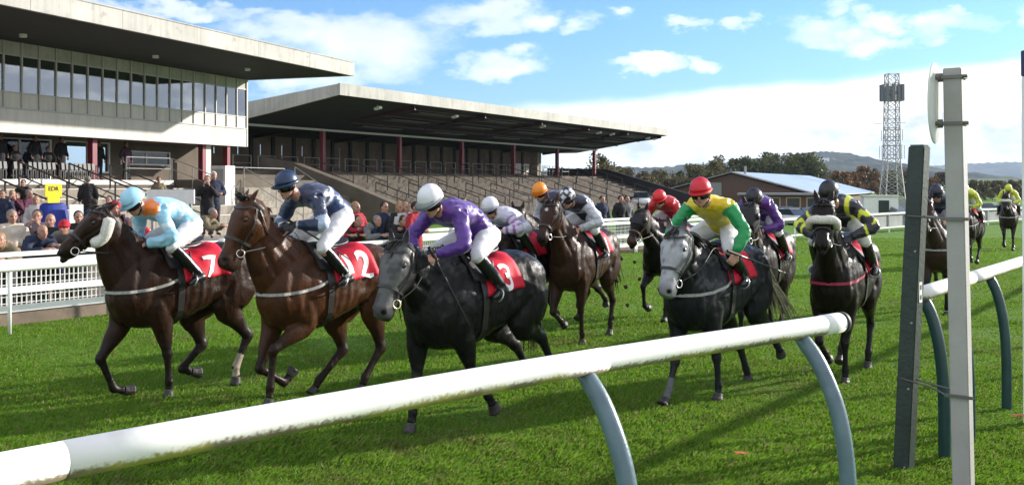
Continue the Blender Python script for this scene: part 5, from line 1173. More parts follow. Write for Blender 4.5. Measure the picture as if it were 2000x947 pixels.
# ------------------------------------------------------------------ mast, hall, hut, cars
def mast():
    Y = 150.; X = (1742 - 1000) / 2000 * Y; g = empty('telecoms_mast', (X, Y, -1.32)); tag(g, 'steel lattice mast crowded with aerials', 'mast'); Hh = 2.1 + (362 - 145) / 2000 * Y + 1.32
    hw = lambda z: np.interp(z, [0, Hh * .33, Hh], [1.55, .95, .78]); n = 15; zs = np.linspace(0, Hh, n + 1); cs = [(-1, -1), (1, -1), (1, 1), (-1, 1)]
    for a, b in cs:
        mb = MB()
        for z0, z1 in zip(zs, zs[1:]): mb.bar((a * hw(z0), b * hw(z0), z0), (a * hw(z1), b * hw(z1), z1), .14, .14)
        obj('leg', mb.vf(), M_MAST, g)
    mb = MB()
    for i, (z0, z1) in enumerate(zip(zs, zs[1:])):
        for k in range(4):
            a, b = cs[k], cs[(k + 1) % 4]; mb.bar((a[0] * hw(z0), a[1] * hw(z0), z0), (b[0] * hw(z1), b[1] * hw(z1), z1), .07, .07); mb.bar((b[0] * hw(z0), b[1] * hw(z0), z0), (a[0] * hw(z1), a[1] * hw(z1), z1), .07, .07); mb.bar((a[0] * hw(z1), a[1] * hw(z1), z1), (b[0] * hw(z1), b[1] * hw(z1), z1), .07, .07)
    obj('bracing', mb.vf(), M_MAST, g)
    for fr, r, hgt, k in ((.86, 1.55, 2.4, 12), (.545, 1.5, 1.6, 8), (.42, 1.75, 1.9, 8)):
        z = Hh * fr; fm = MB()
        for zz in ((z - hgt / 2 + .1, z + hgt / 2 - .1) if k == 12 else (z - hgt / 2, z + hgt / 2)):
            q = [(r * math.cos(t), r * math.sin(t), zz) for t in np.linspace(0, 2 * math.pi, 5) + .6]
            for p0, p1 in zip(q, q[1:]): fm.bar(p0, p1, .07, .07)
        obj('platform_frame', fm.vf(), M_MAST, g)
        for t in np.linspace(0, 2 * math.pi, k, endpoint=False) + .3:
            rr = r * (1.0 if k == 12 else .98); w = .32 if k == 12 else .07; x, y = rr * math.cos(t), rr * math.sin(t); obj('aerial', MB().box((x - w / 2, y - w / 2, z - hgt / 2), (x + w / 2, y + w / 2, z + hgt / 2)).vf(), M_AERIAL if k == 12 else M_MAST, g)
    obj('whip_aerial', MB().bar((-2.6, 0, Hh * .63), (2.0, 0, Hh * .64), .07, .07).vf(), M_MAST, g)
M_MAST = mat('mast_steel', (.34, .33, .31), .6, .4, metal=.3); M_AERIAL = mat('aerial_grey', (.13, .14, .16), .5)
mast()
def hall():
    # gable faces us and a little left; ridge runs away to the right
    g = empty('brick_hall', (23.6, 110, -1.1), R(-25)); tag(g, 'low brick hall with a pale sheet roof reflecting the sky', 'hall'); br = mat('hall_brick', (.17, .075, .050), .9, .2, noise=(.6, .2), bump=(6, .3)); nt = br.node_tree
    b = nt.nodes.new('ShaderNodeTexBrick'); b.inputs['Scale'].default_value = 4; b.inputs['Color1'].default_value = (.125, .066, .050, 1); b.inputs['Color2'].default_value = (.095, .052, .042, 1); b.inputs['Mortar'].default_value = (.2, .17, .14, 1); tc = nt.nodes.new('ShaderNodeTexCoord'); mp = nt.nodes.new('ShaderNodeMapping'); mp.inputs['Rotation'].default_value = (R(90), 0, 0)
    nt.links.new(tc.outputs['Object'], mp.inputs[0]); nt.links.new(mp.outputs[0], b.inputs['Vector']); nt.links.new(b.outputs[0], nt.nodes['Principled BSDF'].inputs['Base Color'])
    w, e, rz, Ln = 9.0, 1.95, 4.55, 52.; ox = 0
    obj('wall', MB().add([(-w, 0, -.4), (w, 0, -.4), (w, 0, e), (ox, 0, rz - .1), (-w, 0, e + .1), (-w, Ln, -.4), (w, Ln, -.4), (w, Ln, e), (ox, Ln, rz - .1), (-w, Ln, e + .1)], [(0, 1, 2, 3, 4), (9, 8, 7, 6, 5), (1, 6, 7, 2), (5, 0, 4, 9)]).vf(), br, g)
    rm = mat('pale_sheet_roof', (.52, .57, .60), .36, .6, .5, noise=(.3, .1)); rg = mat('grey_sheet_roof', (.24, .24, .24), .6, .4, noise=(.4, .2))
    def slab(p, q, y0, y1, m, nm): obj(nm, MB().add([(p[0], y0, p[1]), (q[0], y0, q[1]), (q[0], y1, q[1]), (p[0], y1, p[1]), (p[0], y0, p[1] + .12), (q[0], y0, q[1] + .12), (q[0], y1, q[1] + .12), (p[0], y1, p[1] + .12)], [(0, 3, 2, 1), (4, 5, 6, 7), (0, 1, 5, 4), (1, 2, 6, 5), (2, 3, 7, 6), (3, 0, 4, 7)]).vf(), m, g)
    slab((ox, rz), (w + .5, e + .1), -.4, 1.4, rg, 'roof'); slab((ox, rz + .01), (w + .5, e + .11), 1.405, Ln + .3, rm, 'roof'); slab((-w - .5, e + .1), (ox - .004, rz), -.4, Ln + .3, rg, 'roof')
    obj('vent_panel', MB().box((-3.0, -.06, 2.1), (-1.1, -.003, 3.5)).vf(), mat('grey_louvre', (.26, .27, .27), .6), g); obj('flue', MB().tube([(ox + .8, 3, rz - .2), (ox + .8, 3, rz + .75)], [.13, .13], 8).vf(), rg, g)
    # lean-to along the right flank with a row of timber windows
    a = empty('brick_annexe', (27.2, 99, -1.1), R(-14)); tag(a, 'lower brick annexe with timber windows before the hall', 'hall'); obj('wall', MB().box((-5, 0, -.4), (3.6, 6, 2.25)).vf(), br, a); obj('roof', MB().box((-5.3, -.5, 2.252), (3.9, 6.2, 2.42)).vf(), rg, a)
    for i in range(4): f = obj('window', MB().box((-4.5 + i * 1.9, -.07, 1.0), (-3.1 + i * 1.9, -.004, 2.05)).vf(), mat('timber_frame', (.42, .27, .14), .6) if i == 0 else bpy.data.materials['timber_frame'], a); obj('pane', MB().box((-4.38 + i * 1.9, -.085, 1.1), (-3.22 + i * 1.9, -.072, 1.95)).vf(), M_PANE, f)
M_PANE = mat('dark_pane', (.03, .035, .04), .08, .7)
hall()
e = empty('white_cabin', (29.6, 82.5, -1.1), R(-12)); tag(e, 'small white cabin between the cars and the mast', 'cabin'); obj('wall', MB().box((-1.3, -1, -.4), (1.3, 1.2, 2.3)).vf(), M_WHITE, e); obj('door', MB().box((-.2, -1.03, .05), (.6, -1.003, 2.0)).vf(), M_PANE, e); obj('roof', MB().box((-1.4, -1.1, 2.302), (1.4, 1.3, 2.4)).vf(), M_WHITEG, e)
e = empty('panel_screen', (34.0, 90.5, -1.1), R(-12)); tag(e, 'grey panel screen at the foot of the mast', 'fence')
for i in range(4): obj('panel', MB().box((-2.2 + i * 1.12, 0, -.4), (-1.13 + i * 1.12, .05, 2.0)).vf(), M_SCREEN, e)
M_RUB = mat('tyre_rubber', (.015, .015, .015), .8)
def car_parts(root, paint):
    """side profile lofted over the width: body, glasshouse, wheels, lamps"""
    prof = [(-2.05, .35, .62), (-2.0, .30, .88), (-1.2, .28, .96), (0, .27, .96), (.9, .28, .94), (1.7, .30, .80), (2.08, .36, .62)]; V = []; F = []; ys = [(-.84, .90), (-.70, 1), (.70, 1), (.84, .90)]
    for x, z0, z1 in prof:
        for y, k in ys: V.append((x, y, z0 + (z1 - z0) * (k if k == 1 else .80)))
        for y, k in reversed(ys): V.append((x, y * (1 if k == 1 else .97), z0))
    n = 8
    for i in range(len(prof) - 1):
        for j in range(n): k = (j + 1) % n; F.append((i * n + j, (i + 1) * n + j, (i + 1) * n + k, i * n + k))
    F += [tuple(range(n)), tuple(range((len(prof) - 1) * n + n - 1, (len(prof) - 1) * n - 1, -1))]; obj('body', (V, F), paint, root, True)
    gp = [(-1.75, .95, .955, .66), (-1.05, .95, 1.40, .58), (.15, .95, 1.45, .58), (.95, .94, .945, .66)]; V = []; F = []
    for x, z0, z1, w in gp: V += [(x, -.72, z0), (x, .72, z0), (x, w, z1), (x, -w, z1)]
    for i in range(3):
        for j in range(4): k = (j + 1) % 4; F.append((i * 4 + j, i * 4 + k, (i + 1) * 4 + k, (i + 1) * 4 + j))
    gh = obj('glasshouse', (V, F + [(3, 2, 1, 0), (12, 13, 14, 15)]), M_CARGL, root); obj('roof_panel', MB().add([(-1.02, -.56, 1.41), (.12, -.56, 1.455), (.12, .56, 1.455), (-1.02, .56, 1.41), (-1.0, -.5, 1.43), (.1, -.5, 1.475), (.1, .5, 1.475), (-1.0, .5, 1.43)], [(0, 3, 2, 1), (4, 5, 6, 7), (0, 1, 5, 4), (1, 2, 6, 5), (2, 3, 7, 6), (3, 0, 4, 7)]).vf(), paint, root)
    for x in (-1.25, 1.3):
        for y in (-.78, .78): w = obj('wheel', tube([(x, y - .1, .31), (x, y + .1, .31)], .31, side=(1, 0, 0), n=16), M_RUB, root); obj('rim', tube([(x, y - .11, .31), (x, y + .11, .31)], .18, side=(1, 0, 0), n=12), M_STEELG, w)
    for y in (-.6, .6): obj('headlight', ellipsoid((2.0, y, .66), [(.06, 0, 0), (0, .17, 0), (0, 0, .07)], 8, 6), M_WHITE, root)
M_CARGL = mat('car_glass', (.03, .04, .05), .08, .8)
PAINTS = [mat('car_paint_' + n, c, .25, .6, coat=.6) for n, c in (('white', (.7, .7, .7)), ('silver', (.38, .40, .42)), ('black', (.02, .02, .022)), ('blue', (.03, .06, .2)), ('dark', (.06, .065, .075)))]
PN = ['white', 'silver', 'black', 'blue', 'dark grey']; protos = {}
CARS = [(1520, 86, 1, 20, 'beside the purple rider'), (1550, 84, 0, 25, 'nearest the black capped rider'), (1574, 88, 3, 22, 'behind the white car'), (1596, 92, 1, 15, 'under the hall window'), (1500, 93, 0, 18, 'far left of the row'), (1536, 94, 4, 18, 'second row under the hall wall'),
        (1698, 84, 1, 28, 'right of the yellow sleeve'), (1716, 88, 0, 30, 'next to the white cabin'), (1742, 82, 2, 35, 'with its nose to the dark post'), (1682, 94, 0, 24, 'behind the yellow sleeve'), (1252, 96, 0, -10, 'left by the terrace wall'), (1762, 92, 1, 30, 'half behind the dark post'), (1976, 108, 0, 40, 'right of the last rider'), (1940, 112, 1, 35, 'left of the last rider'),
        (1660, 88, 0, 26, 'behind the dark rider\'s shoulder'), (1618, 90, 4, 20, 'half hidden by the black cap'), (1728, 96, 3, 28, 'second row before the grey screen')]
for px, Y, c, rot, where in CARS:
    X = (px - 1000) / 2000 * Y; z = float(ground_z(np.array([X]), np.array([Y]))[0])
    if c not in protos: o = empty('parked_car', (X, Y, z), R(-90 + rot)); car_parts(o, PAINTS[c]); protos[c] = o
    else: o = copy_tree(protos[c]); o.location = (X, Y, z); o.rotation_euler = (0, 0, R(-90 + rot))
    tag(o, f'{PN[c]} car parked {where}', 'car', 'cars parked beyond the far fence')
# ------------------------------------------------------------------ the runners
def plain(c): return lambda a, b, d, V: np.tile(np.array(c), (len(V), 1))
def banded(c, band, lo=-.030, hi=-.012):
    def fn(a, b, d, V):
        C = np.tile(np.array(c), (len(V), 1)); w = (d > lo) & (d < hi); C[w] = band; return C
    return fn
def starred(c, s):
    def fn(a, b, d, V):
        C = np.tile(np.array(c), (len(V), 1)); th = np.arctan2(b, a); ph = np.arctan2(d, np.hypot(a, b))
        for k in range(6):
            for p0, off in ((.15, 0), (.85, .5)):
                t0 = (k + off) * math.pi / 3; w = (np.abs((th - t0 + np.pi) % (2 * np.pi) - np.pi) * np.cos(p0) + np.abs(ph - p0)) < .34; C[w] = s
        C[d > .118] = s; return C
    return fn
def silk(body, sleeve=None, extra=None):
    def fn(V, J):
        C = np.tile(np.array(body, float), (len(V), 1)); sl, tt, ss, tT = closest(V, J)
        if sleeve is not None: C[sl] = sleeve
        if extra: extra(C, V, J, sl, tt, ss, tT)
        return C
    return fn
def x_blue(C, V, J, sl, tt, ss, tT):
    C[(~sl) & (tT > .955)] = (.80, .20, .02); C[sl & (tt > .93)] = (.02, .03, .09)
    C[(~sl) & (tT > .35) & (tT < .42)] = (.62, .74, .80); C[sl & (tt > .24) & (tt < .33)] = (.62, .74, .80)
def x_navy(C, V, J, sl, tt, ss, tT):
    C[(~sl) & (tT < .52)] = (.045, .075, .18); C[(~sl) & (tT > .47) & (tT < .56)] = (.62, .66, .74)
    C[sl & (tt > .36) & (tt < .56)] = (.42, .50, .66); C[sl & (tt > .93)] = (.6, .63, .7)
def x_yell(C, V, J, sl, tt, ss, tT):
    b = V[:, 1] - J['chest'][1]; C[(~sl) & (np.abs(np.abs(b) - .11) < .026)] = (.66, .72, .03)
    for t in (.22, .46, .70): C[sl & (np.abs(tt - t + .05 * np.sin(9 * V[:, 2] + 40 * V[:, 1])) < .045)] = (.66, .72, .03)
def x_belts(C, V, J, sl, tt, ss, tT):
    b = V[:, 1] - J['chest'][1]; C[(~sl) & (np.abs(tT - .55 - b * 1.6) < .05)] = (.62, .63, .66); C[(~sl) & (np.abs(tT - .55 + b * 1.6) < .05)] = (.62, .63, .66)
    C[sl & (np.mod(tt * 7, 1) < .22)] = (.42, .43, .48)
def x_reds(C, V, J, sl, tt, ss, tT): C[sl & (np.abs(tt - .40) < .10)] = (.66, .40, .44)
def x_spots(C, V, J, sl, tt, ss, tT): C[sl & (vnoise(V, 34, 3) > .38)] = (.03, .03, .03)
def x_lilac(C, V, J, sl, tt, ss, tT): C[sl & (np.mod(tt * 5, 1) < .4)] = (.30, .10, .34)

GA = dict(FL=(.15, [(.48, .74), (.62, .44), (.60, .14), (.66, .02)]), FR=(-.15, [(.56, .74), (.86, .56), (.80, .26), (.66, .20)]),
          HL=(.15, [(-.36, .84), (-.64, .52), (-.50, .20), (-.42, .04)]), HR=(-.15, [(-.28, .80), (-.46, .48), (-.20, .24), (-.10, .10)]))
GB = dict(FL=(.15, [(.45, .74), (.44, .44), (.40, .14), (.38, 0)]), FR=(-.15, [(.60, .72), (.74, .44), (.50, .30), (.40, .22)]),
          HL=(.15, [(-.42, .80), (-.66, .48), (-.58, .16), (-.55, 0)]), HR=(-.15, [(-.40, .84), (-.75, .62), (-1.0, .46), (-1.06, .36)]))
GC = dict(FL=(.15, [(.56, .74), (.80, .52), (.62, .30), (.54, .24)]), FR=(-.15, [(.50, .74), (.55, .44), (.56, .14), (.62, .01)]),
          HL=(.15, [(-.30, .80), (-.50, .48), (-.26, .22), (-.16, .10)]), HR=(-.15, [(-.40, .82), (-.70, .54), (-.72, .22), (-.80, .08)]))
GUP = dict(FL=(.15, [(.52, .78), (.74, .60), (.52, .46), (.44, .40)]), FR=(-.15, [(.56, .78), (.82, .62), (.62, .44), (.52, .40)]),
           HL=(.15, [(-.30, .86), (-.50, .60), (-.30, .40), (-.22, .34)]), HR=(-.15, [(-.34, .86), (-.60, .62), (-.46, .40), (-.38, .32)]))
H = {}
H['one'] = make_horse(dict(at=(-3.36, 10.48, 39.4), poll=(.87, .05, 1.845), nose=(1.30, -.01, 1.45), coat=(.058, .026, .015), points=(.014, .010, .009), leg0=.0, head=.96, seed=1,
    legs=dict(FL=(.15, [(.34, .74), (.27, .42), (.25, .145), (.25, .0)]), FR=(-.15, [(.62, .72), (.83, .42), (.69, .11), (.50, .05)]),
              HL=(.16, [(-.40, .84), (-.68, .50), (-.53, .18), (-.54, .01)]), HR=(-.15, [(-.20, .76), (-.30, .42), (-.06, .20), (-.26, .12)])),
    socks=[(2, (.40, .33, .26))], fleece='cheek', hand=(.56, 0, 1.50), number='7', droop=.5, ear=(-.25, -.8),
    cloth=(-.33, .16), numat=(-.16, 68), numh=.24, marks=[((.60, 30), .03, (.06, .04, .04))],
    label='dark bay horse with white sheepskin cheekpieces and saddlecloth 7'))
H['two'] = make_horse(dict(at=(-1.84, 10.28, 39.4), poll=(.95, .03, 1.93), nose=(1.24, -.03, 1.30), head=1.14, coat=(.135, .052, .022), points=(.018, .010, .008), leg0=.12, seed=2,
    legs=dict(FL=(.15, [(.42, .76), (.78, .56), (.82, .21), (.84, .03)]), FR=(-.15, [(.58, .72), (.74, .35), (.45, .17), (.33, .27)]),
              HL=(.16, [(-.46, .82), (-.58, .42), (-.36, .14), (-.30, .0)]), HR=(-.15, [(-.22, .74), (-.30, .40), (.02, .13), (.10, .01)])),
    number='12', cloth=(-.38, .14), numat=(-.19, 62), numh=.31, numw=.92, tuft=True, hand=(.52, 0, 1.66), ear=(-.1, -.85), paleRein=True, muzzle=.5,
    label='bright bay horse with pale reins and saddlecloth 12'))
H['three'] = make_horse(dict(at=(-.31, 9.15, 39.4), poll=(.98, .05, 1.60), nose=(1.24, .07, 1.07), coat=(.020, .019, .019), points=(.010, .010, .011), face=(.12, .117, .118), tail=(-.25, -.25, -.9), tail_len=.45, head=1.08, seed=3,
    legs=dict(FR=(-.15, [(.60, .76), (.63, .46), (.68, .17), (.71, .01)]), FL=(.15, [(.34, .76), (.22, .48), (.0, .23), (-.10, .10)]),
              HR=(-.15, [(-.36, .82), (-.70, .58), (-.90, .32), (-1.03, .26)]), HL=(.16, [(-.44, .84), (-.76, .66), (-.92, .40), (-1.02, .30)])),
    number='3', cloth=(-.29, .20), numat=(-.115, 64), numh=.26, bit=M_BRASS, hand=(.68, .02, 1.49), dapple=((.075, .073, .072), .35), breast=None, fleece=None,
    label='near black roan horse with a grey face, lowest head of the front rank'))
H['grey'] = make_horse(dict(at=(2.066, 10.26, 39.4), poll=(1.0, .14, 1.67), nose=(1.22, .13, 1.15), coat=(.026, .028, .033), points=(.018, .019, .023), face=(.40, .41, .43), muzzle=.0, head=1.08, seed=4,
    legs=dict(FR=(-.15, [(.52, .72), (.62, .40), (.74, .13), (.84, .02)]), FL=(.15, [(.40, .74), (.28, .42), (.24, .15), (.25, .02)]),
              HL=(.16, [(-.50, .82), (-.84, .60), (-1.06, .38), (-1.16, .28)]), HR=(-.15, [(-.42, .76), (-.72, .40), (-.88, .12), (-.93, .02)])),
    cloth=(-.26, .24), hand=(.50, .16, 1.50), tail=(-.55, .30, -.75), tailhair=M_HAIRC, tail_len=.62, droop=.3, dapple=((.12, .125, .13), .45), socks=[(0, (.13, .135, .14))], mane=1,
    label='steel grey horse with a pale dappled face and cream tail'))
H['noseroll'] = make_horse(dict(at=(3.72, 11.42, 31), poll=(1.03, .02, 1.90), nose=(1.42, .10, 1.47), coat=(.024, .016, .013), points=(.010, .009, .009), seed=5,
    legs=dict(FR=(-.14, [(.52, .74), (.66, .44), (.38, .27), (.28, .18)]), FL=(.14, [(.50, .74), (.56, .42), (.54, .13), (.56, .0)]),
              HL=(.16, [(-.40, .82), (-.62, .50), (-.50, .18), (-.46, .0)]), HR=(-.15, [(-.36, .80), (-.58, .48), (-.36, .22), (-.28, .08)])),
    fleece='nose', breast=M_REDWEB, hand=(.58, .05, 1.52), number='6',
    label='black brown horse with a thick white sheepskin noseband'))
H['check'] = make_horse(dict(at=(1.0, 14.0, 28), poll=(1.05, .02, 1.87), nose=(1.35, .01, 1.44), coat=(.085, .038, .024), points=(.022, .012, .010), leg0=.1, seed=6, legs=GB, near=True, vox=.016, breast=None,
    number='11', hand=(.60, .03, 1.50), marks=[((.16, 0), .028, (.5, .48, .45))], label='brown horse with a small white star under the starred cap'))
H['orange'] = make_horse(dict(at=(.79, 15.28, 30), poll=(1.1, -.17, 1.74), nose=(1.4, -.12, 1.32), coat=(.06, .034, .022), points=(.02, .012, .010), seed=7, legs=GC, vox=.017, fleece='greynose', paleRein=True,
    hand=(.60, 0, 1.52), marks=[((.14, 0), .03, (.5, .48, .45))], label='brown horse with a grey noseband under the orange cap'))
H['visor'] = make_horse(dict(at=(0.05, 13.55, 35), poll=(1.0, -.05, 1.55), nose=(1.30, -.05, 1.12), coat=(.035, .024, .018), seed=8, legs=GUP, near=False,
    hand=(.55, 0, 1.42), breast=M_REDWEB, label='dark horse almost hidden behind the purple rider'))
H['red'] = make_horse(dict(at=(2.54, 16.27, 30), poll=(1.1, -.02, 1.70), nose=(1.40, -.10, 1.25), coat=(.014, .011, .011), seed=9, legs=GA, vox=.017, hood=True, leather=M_TAN, muzzle=0,
    marks=[((.55, 0), .10, (.085, .04, .025))], hand=(.55, 0, 1.50), breast=None, label='black hooded horse with a tan muzzle under a red cap'))
H['purple'] = make_horse(dict(at=(3.35, 13.6, 31), poll=(1.1, .17, 1.83), nose=(1.40, .18, 1.46), coat=(.040, .022, .016), seed=10, legs=GC, vox=.016, hood='long', breast=None, paleRein=True,
    number='1', hand=(.58, .05, 1.52), label='dark bay horse in a black hood, behind the grey horse'))
H['navy'] = make_horse(dict(at=(7.10, 17.0, 27), poll=(1.05, -.12, 1.86), nose=(1.32, -.12, 1.42), coat=(.075, .042, .03), seed=11, legs=GB, near=False, label='brown horse half hidden by the white post'))
H['lemon'] = make_horse(dict(at=(11.85, 26.5, 36), poll=(1.1, 0, 1.8), nose=(1.4, -.05, 1.42), coat=(.045, .026, .02), seed=12, legs=GC, near=False, number='4', label='bay horse trailing right of the white post'))
H['last'] = make_horse(dict(at=(16.25, 33.5, 27), poll=(1.1, -.05, 1.80), nose=(1.38, -.08, 1.40), coat=(.05, .03, .024), seed=13, legs=GA, near=False, fleece='nose', label='last horse of the field, far right by the rail'))

WHITE = (.72, .72, .74)
P = jockey_pose
make_jockey(H['one'], 'jockey in light blue silks with an orange collar and light blue cap', P(head=(.55, 0, 1.925), face=(.80, .05, -.58), up=(.55, 0, .83), wr={1: (.50, .10, 1.52), -1: (.52, -.08, 1.55)}, toe={1: (.13, .335, 1.13), -1: (.13, -.335, 1.13)}),
    silk((.32, .60, .78), (.32, .60, .78), x_blue), banded((.34, .62, .80), (.34, .62, .80)), peak=.045, boots=M_BOOT)
make_jockey(H['two'], 'jockey in navy silks with white seams and a navy cap', P(dz=.12, dx=-.07, waist=(.04, 0, 1.97), chest=(.20, 0, 2.0), neck=(.37, 0, 2.00), head=(.52, 0, 2.09), face=(.94, .05, -.28), up=(.3, 0, .95), el={1: (.34, .32, 1.72), -1: (.36, -.31, 1.72)}, wr={1: (.50, .09, 1.72), -1: (.50, -.09, 1.70)}),
    silk((.010, .022, .065), (.010, .022, .065), x_navy), plain((.012, .032, .085)), gloves=M_GLOVE, peak=.05, band=True)
make_jockey(H['three'], 'jockey in plain purple silks and a white cap with a dark band', P(dx=.06, head=(.61, .02, 1.955), face=(.86, .12, -.48), el={1: (.54, .33, 1.60), -1: (.60, -.25, 1.64)}, wr={1: (.66, .12, 1.51), -1: (.68, -.08, 1.50)}, hip={1: (-.05, .10, 1.66), -1: (-.05, -.10, 1.66)}),
    silk((.070, .014, .21), (.070, .014, .21)), banded((.74, .74, .78), (.02, .03, .09)), peak=.06)
make_jockey(H['grey'], 'jockey in a yellow body with green sleeves and red cap', P(dx=-.03, head=(.57, .12, 2.02), face=(.93, .30, -.22), up=(.25, 0, .97), neck=(.42, .10, 1.93), chest=(.22, .07, 1.87), waist=(.06, .04, 1.80), sh={1: (.34, .30, 1.90), -1: (.38, -.10, 1.90)}, el={1: (.34, .46, 1.66), -1: (.50, -.24, 1.66)}, wr={1: (.44, .42, 1.46), -1: (.66, -.12, 1.48)}, hd={1: (.5, -.2, -.8), -1: (.8, .3, -.4)}),
    silk((.72, .56, .015), (.0, .27, .065)), plain((.62, .012, .025)))
make_jockey(H['noseroll'], 'jockey in black silks with yellow braces and sleeve chevrons', P(head=(.58, -.04, 2.0), face=(.90, -.05, -.42), dz=.02, el={1: (.42, .40, 1.66), -1: (.42, -.40, 1.66)}, wr={1: (.54, .17, 1.54), -1: (.54, -.19, 1.54)}),
    silk((.012, .012, .020), (.012, .012, .020), x_yell), plain((.016, .016, .017)), gloves=M_GLOVE)
make_jockey(H['check'], 'jockey in black silks with white belts, grey sleeves, starred cap', P(head=(.60, .01, 1.92), el={1: (.40, .38, 1.62), -1: (.42, -.3, 1.62)}),
    silk((.014, .016, .03), (.55, .56, .60), x_belts), starred((.02, .02, .03), (.72, .72, .74)))
make_jockey(H['orange'], 'jockey in dark blue silks with grey sleeves and orange cap', P(head=(.60, -.10, 1.99), dz=.04, neck=(.44, -.05, 1.92)), silk((.02, .018, .06), (.45, .45, .5)), banded((.82, .26, .01), (.45, .07, .0)))
make_jockey(H['visor'], 'jockey in a white cap and lilac hooped sleeves, face down', P(dz=-.16, head=(.50, -.05, 1.80), face=(.90, 0, -.42), el={1: (.40, .34, 1.55), -1: (.4, -.3, 1.55)}), silk((.50, .50, .60), (.55, .52, .62), x_lilac), banded((.66, .67, .72), (.06, .08, .2)))
make_jockey(H['red'], 'jockey in red silks and a red cap behind the grey', P(head=(.62, .04, 1.88), dz=-.04), silk((.52, .012, .02), (.52, .012, .02), x_reds), plain((.68, .015, .02)))
make_jockey(H['purple'], 'jockey in purple silks and a black cap', P(head=(.60, .06, 1.91)), silk((.085, .018, .20), (.085, .018, .20)), plain((.014, .014, .018)))
make_jockey(H['navy'], 'jockey in plain navy silks by the white post', P(head=(.58, 0, 1.96)), silk((.016, .022, .06), (.016, .022, .06)), plain((.016, .018, .035)), vox=.016)
make_jockey(H['lemon'], 'jockey in spotted yellow sleeves and a white cap', P(head=(.60, 0, 1.98), dz=.05), silk((.60, .66, .06), (.60, .66, .06), x_spots), plain((.66, .68, .74)), vox=.02)
make_jockey(H['last'], 'last jockey of the field in yellow silks and cap', P(head=(.58, 0, 1.98), dz=.03), silk((.60, .64, .05), (.60, .64, .05)), plain((.62, .66, .06)), vox=.02)
make_whip(H['two'], (.47, .12, 1.70), (.0, .34, 1.36), 'black whip trailing from the navy rider\'s glove')
make_whip(H['three'], (.68, .14, 1.47), (.47, .33, .93), 'whip pointing down the dark horse\'s shoulder')
make_whip(H['grey'], (.44, .46, 1.44), (-.42, .60, 1.20), 'whip held out behind the green sleeve')
make_whip(H['purple'], (.48, -.16, 1.56), (.10, -.20, 2.02), 'whip sticking up beside the purple rider')
# ------------------------------------------------------------------ spectators
SH = 1.0
def spec_pose(kind):
    J = dict(pelvis=(0, 0, .95), waist=(.0, 0, 1.12), chest=(.02, 0, 1.28), neck=(.0, 0, 1.46), head=(.025, 0, 1.60), face=(1, 0, -.05), up=(0, 0, 1)); S2 = (-1, 1)
    J['sh'] = {s: (0, .18 * s, 1.41) for s in S2}; J['el'] = {s: (-.03, .26 * s, 1.13) for s in S2}; J['wr'] = {s: (.10, .25 * s, .90) for s in S2}; J['hd'] = {s: (.35, 0, -1) for s in S2}; J['palm'] = {s: (0, -s, 0) for s in S2}
    J['hip'] = {s: (0, .095 * s, .92) for s in S2}; J['kn'] = {s: (.02, .10 * s, .50) for s in S2}; J['an'] = {s: (-.02, .11 * s, .09) for s in S2}; J['toe'] = {s: (.16, .14 * s, .035) for s in S2}
    if kind == 'folded': J['el'] = {s: (.06, .27 * s, 1.14) for s in S2}; J['wr'] = {1: (.22, -.04, 1.16), -1: (.25, .05, 1.12)}; J['hd'] = {1: (.1, -1, .1), -1: (.1, 1, .05)}; J['palm'] = {s: (-1, 0, 0) for s in S2}
    if kind == 'phone': J['el'] = {s: (.16, .24 * s, 1.20) for s in S2}; J['wr'] = {s: (.30, .07 * s, 1.46) for s in S2}; J['hd'] = {s: (.3, -.1 * s, 1) for s in S2}; J['palm'] = {s: (0, -s, 0) for s in S2}
    if kind == 'lean':
        for q, p in dict(pelvis=(-.22, 0, .90), waist=(-.12, 0, 1.02), chest=(.06, 0, 1.14), neck=(.20, 0, 1.22), head=(.28, 0, 1.32)).items(): J[q] = p
        J['sh'] = {s: (.15, .19 * s, 1.17) for s in S2}; J['el'] = {s: (.30, .26 * s, .98) for s in S2}; J['wr'] = {s: (.50, .08 * s, 1.05) for s in S2}; J['hd'] = {s: (.8, -.5 * s, .1) for s in S2}; J['palm'] = {s: (0, -.3 * s, -1) for s in S2}; J['hip'] = {s: (-.22, .095 * s, .88) for s in S2}; J['kn'] = {s: (-.08, .10 * s, .48) for s in S2}; J['an'] = {s: (-.14, .11 * s, .09) for s in S2}; J['toe'] = {s: (.04, .14 * s, .035) for s in S2}
    if kind == 'sit':
        for q, z in dict(pelvis=.50, waist=.68, chest=.86, neck=1.05, head=1.19).items(): J[q] = (J[q][0] - .02, 0, z)
        J['sh'] = {s: (-.02, .18 * s, 1.0) for s in S2}; J['el'] = {s: (.02, .25 * s, .74) for s in S2}; J['wr'] = {s: (.25, .12 * s, .64) for s in S2}; J['hd'] = {s: (1, -.2 * s, -.1) for s in S2}; J['palm'] = {s: (0, 0, -1) for s in S2}; J['hip'] = {s: (.02, .095 * s, .50) for s in S2}; J['kn'] = {s: (.44, .12 * s, .52) for s in S2}; J['an'] = {s: (.42, .12 * s, .10) for s in S2}; J['toe'] = {s: (.60, .14 * s, .035) for s in S2}
    for q in ('head', 'face', 'up', 'pelvis', 'chest', 'neck', 'waist'): J[q] = np.array(J[q], float)
    return J
M_COATS = {n: mat('coat_' + n, c, .8, .3, noise=(9, .2), bump=(18, .3)) for n, c in dict(navy=(.018, .025, .055), black=(.014, .013, .014), cream=(.52, .45, .36), red=(.34, .015, .03), maroon=(.075, .015, .035), grey=(.15, .15, .155), khaki=(.17, .14, .085), brown=(.10, .06, .035), plum=(.06, .03, .05), pale=(.45, .42, .42), plaid=(.16, .12, .13)).items()}
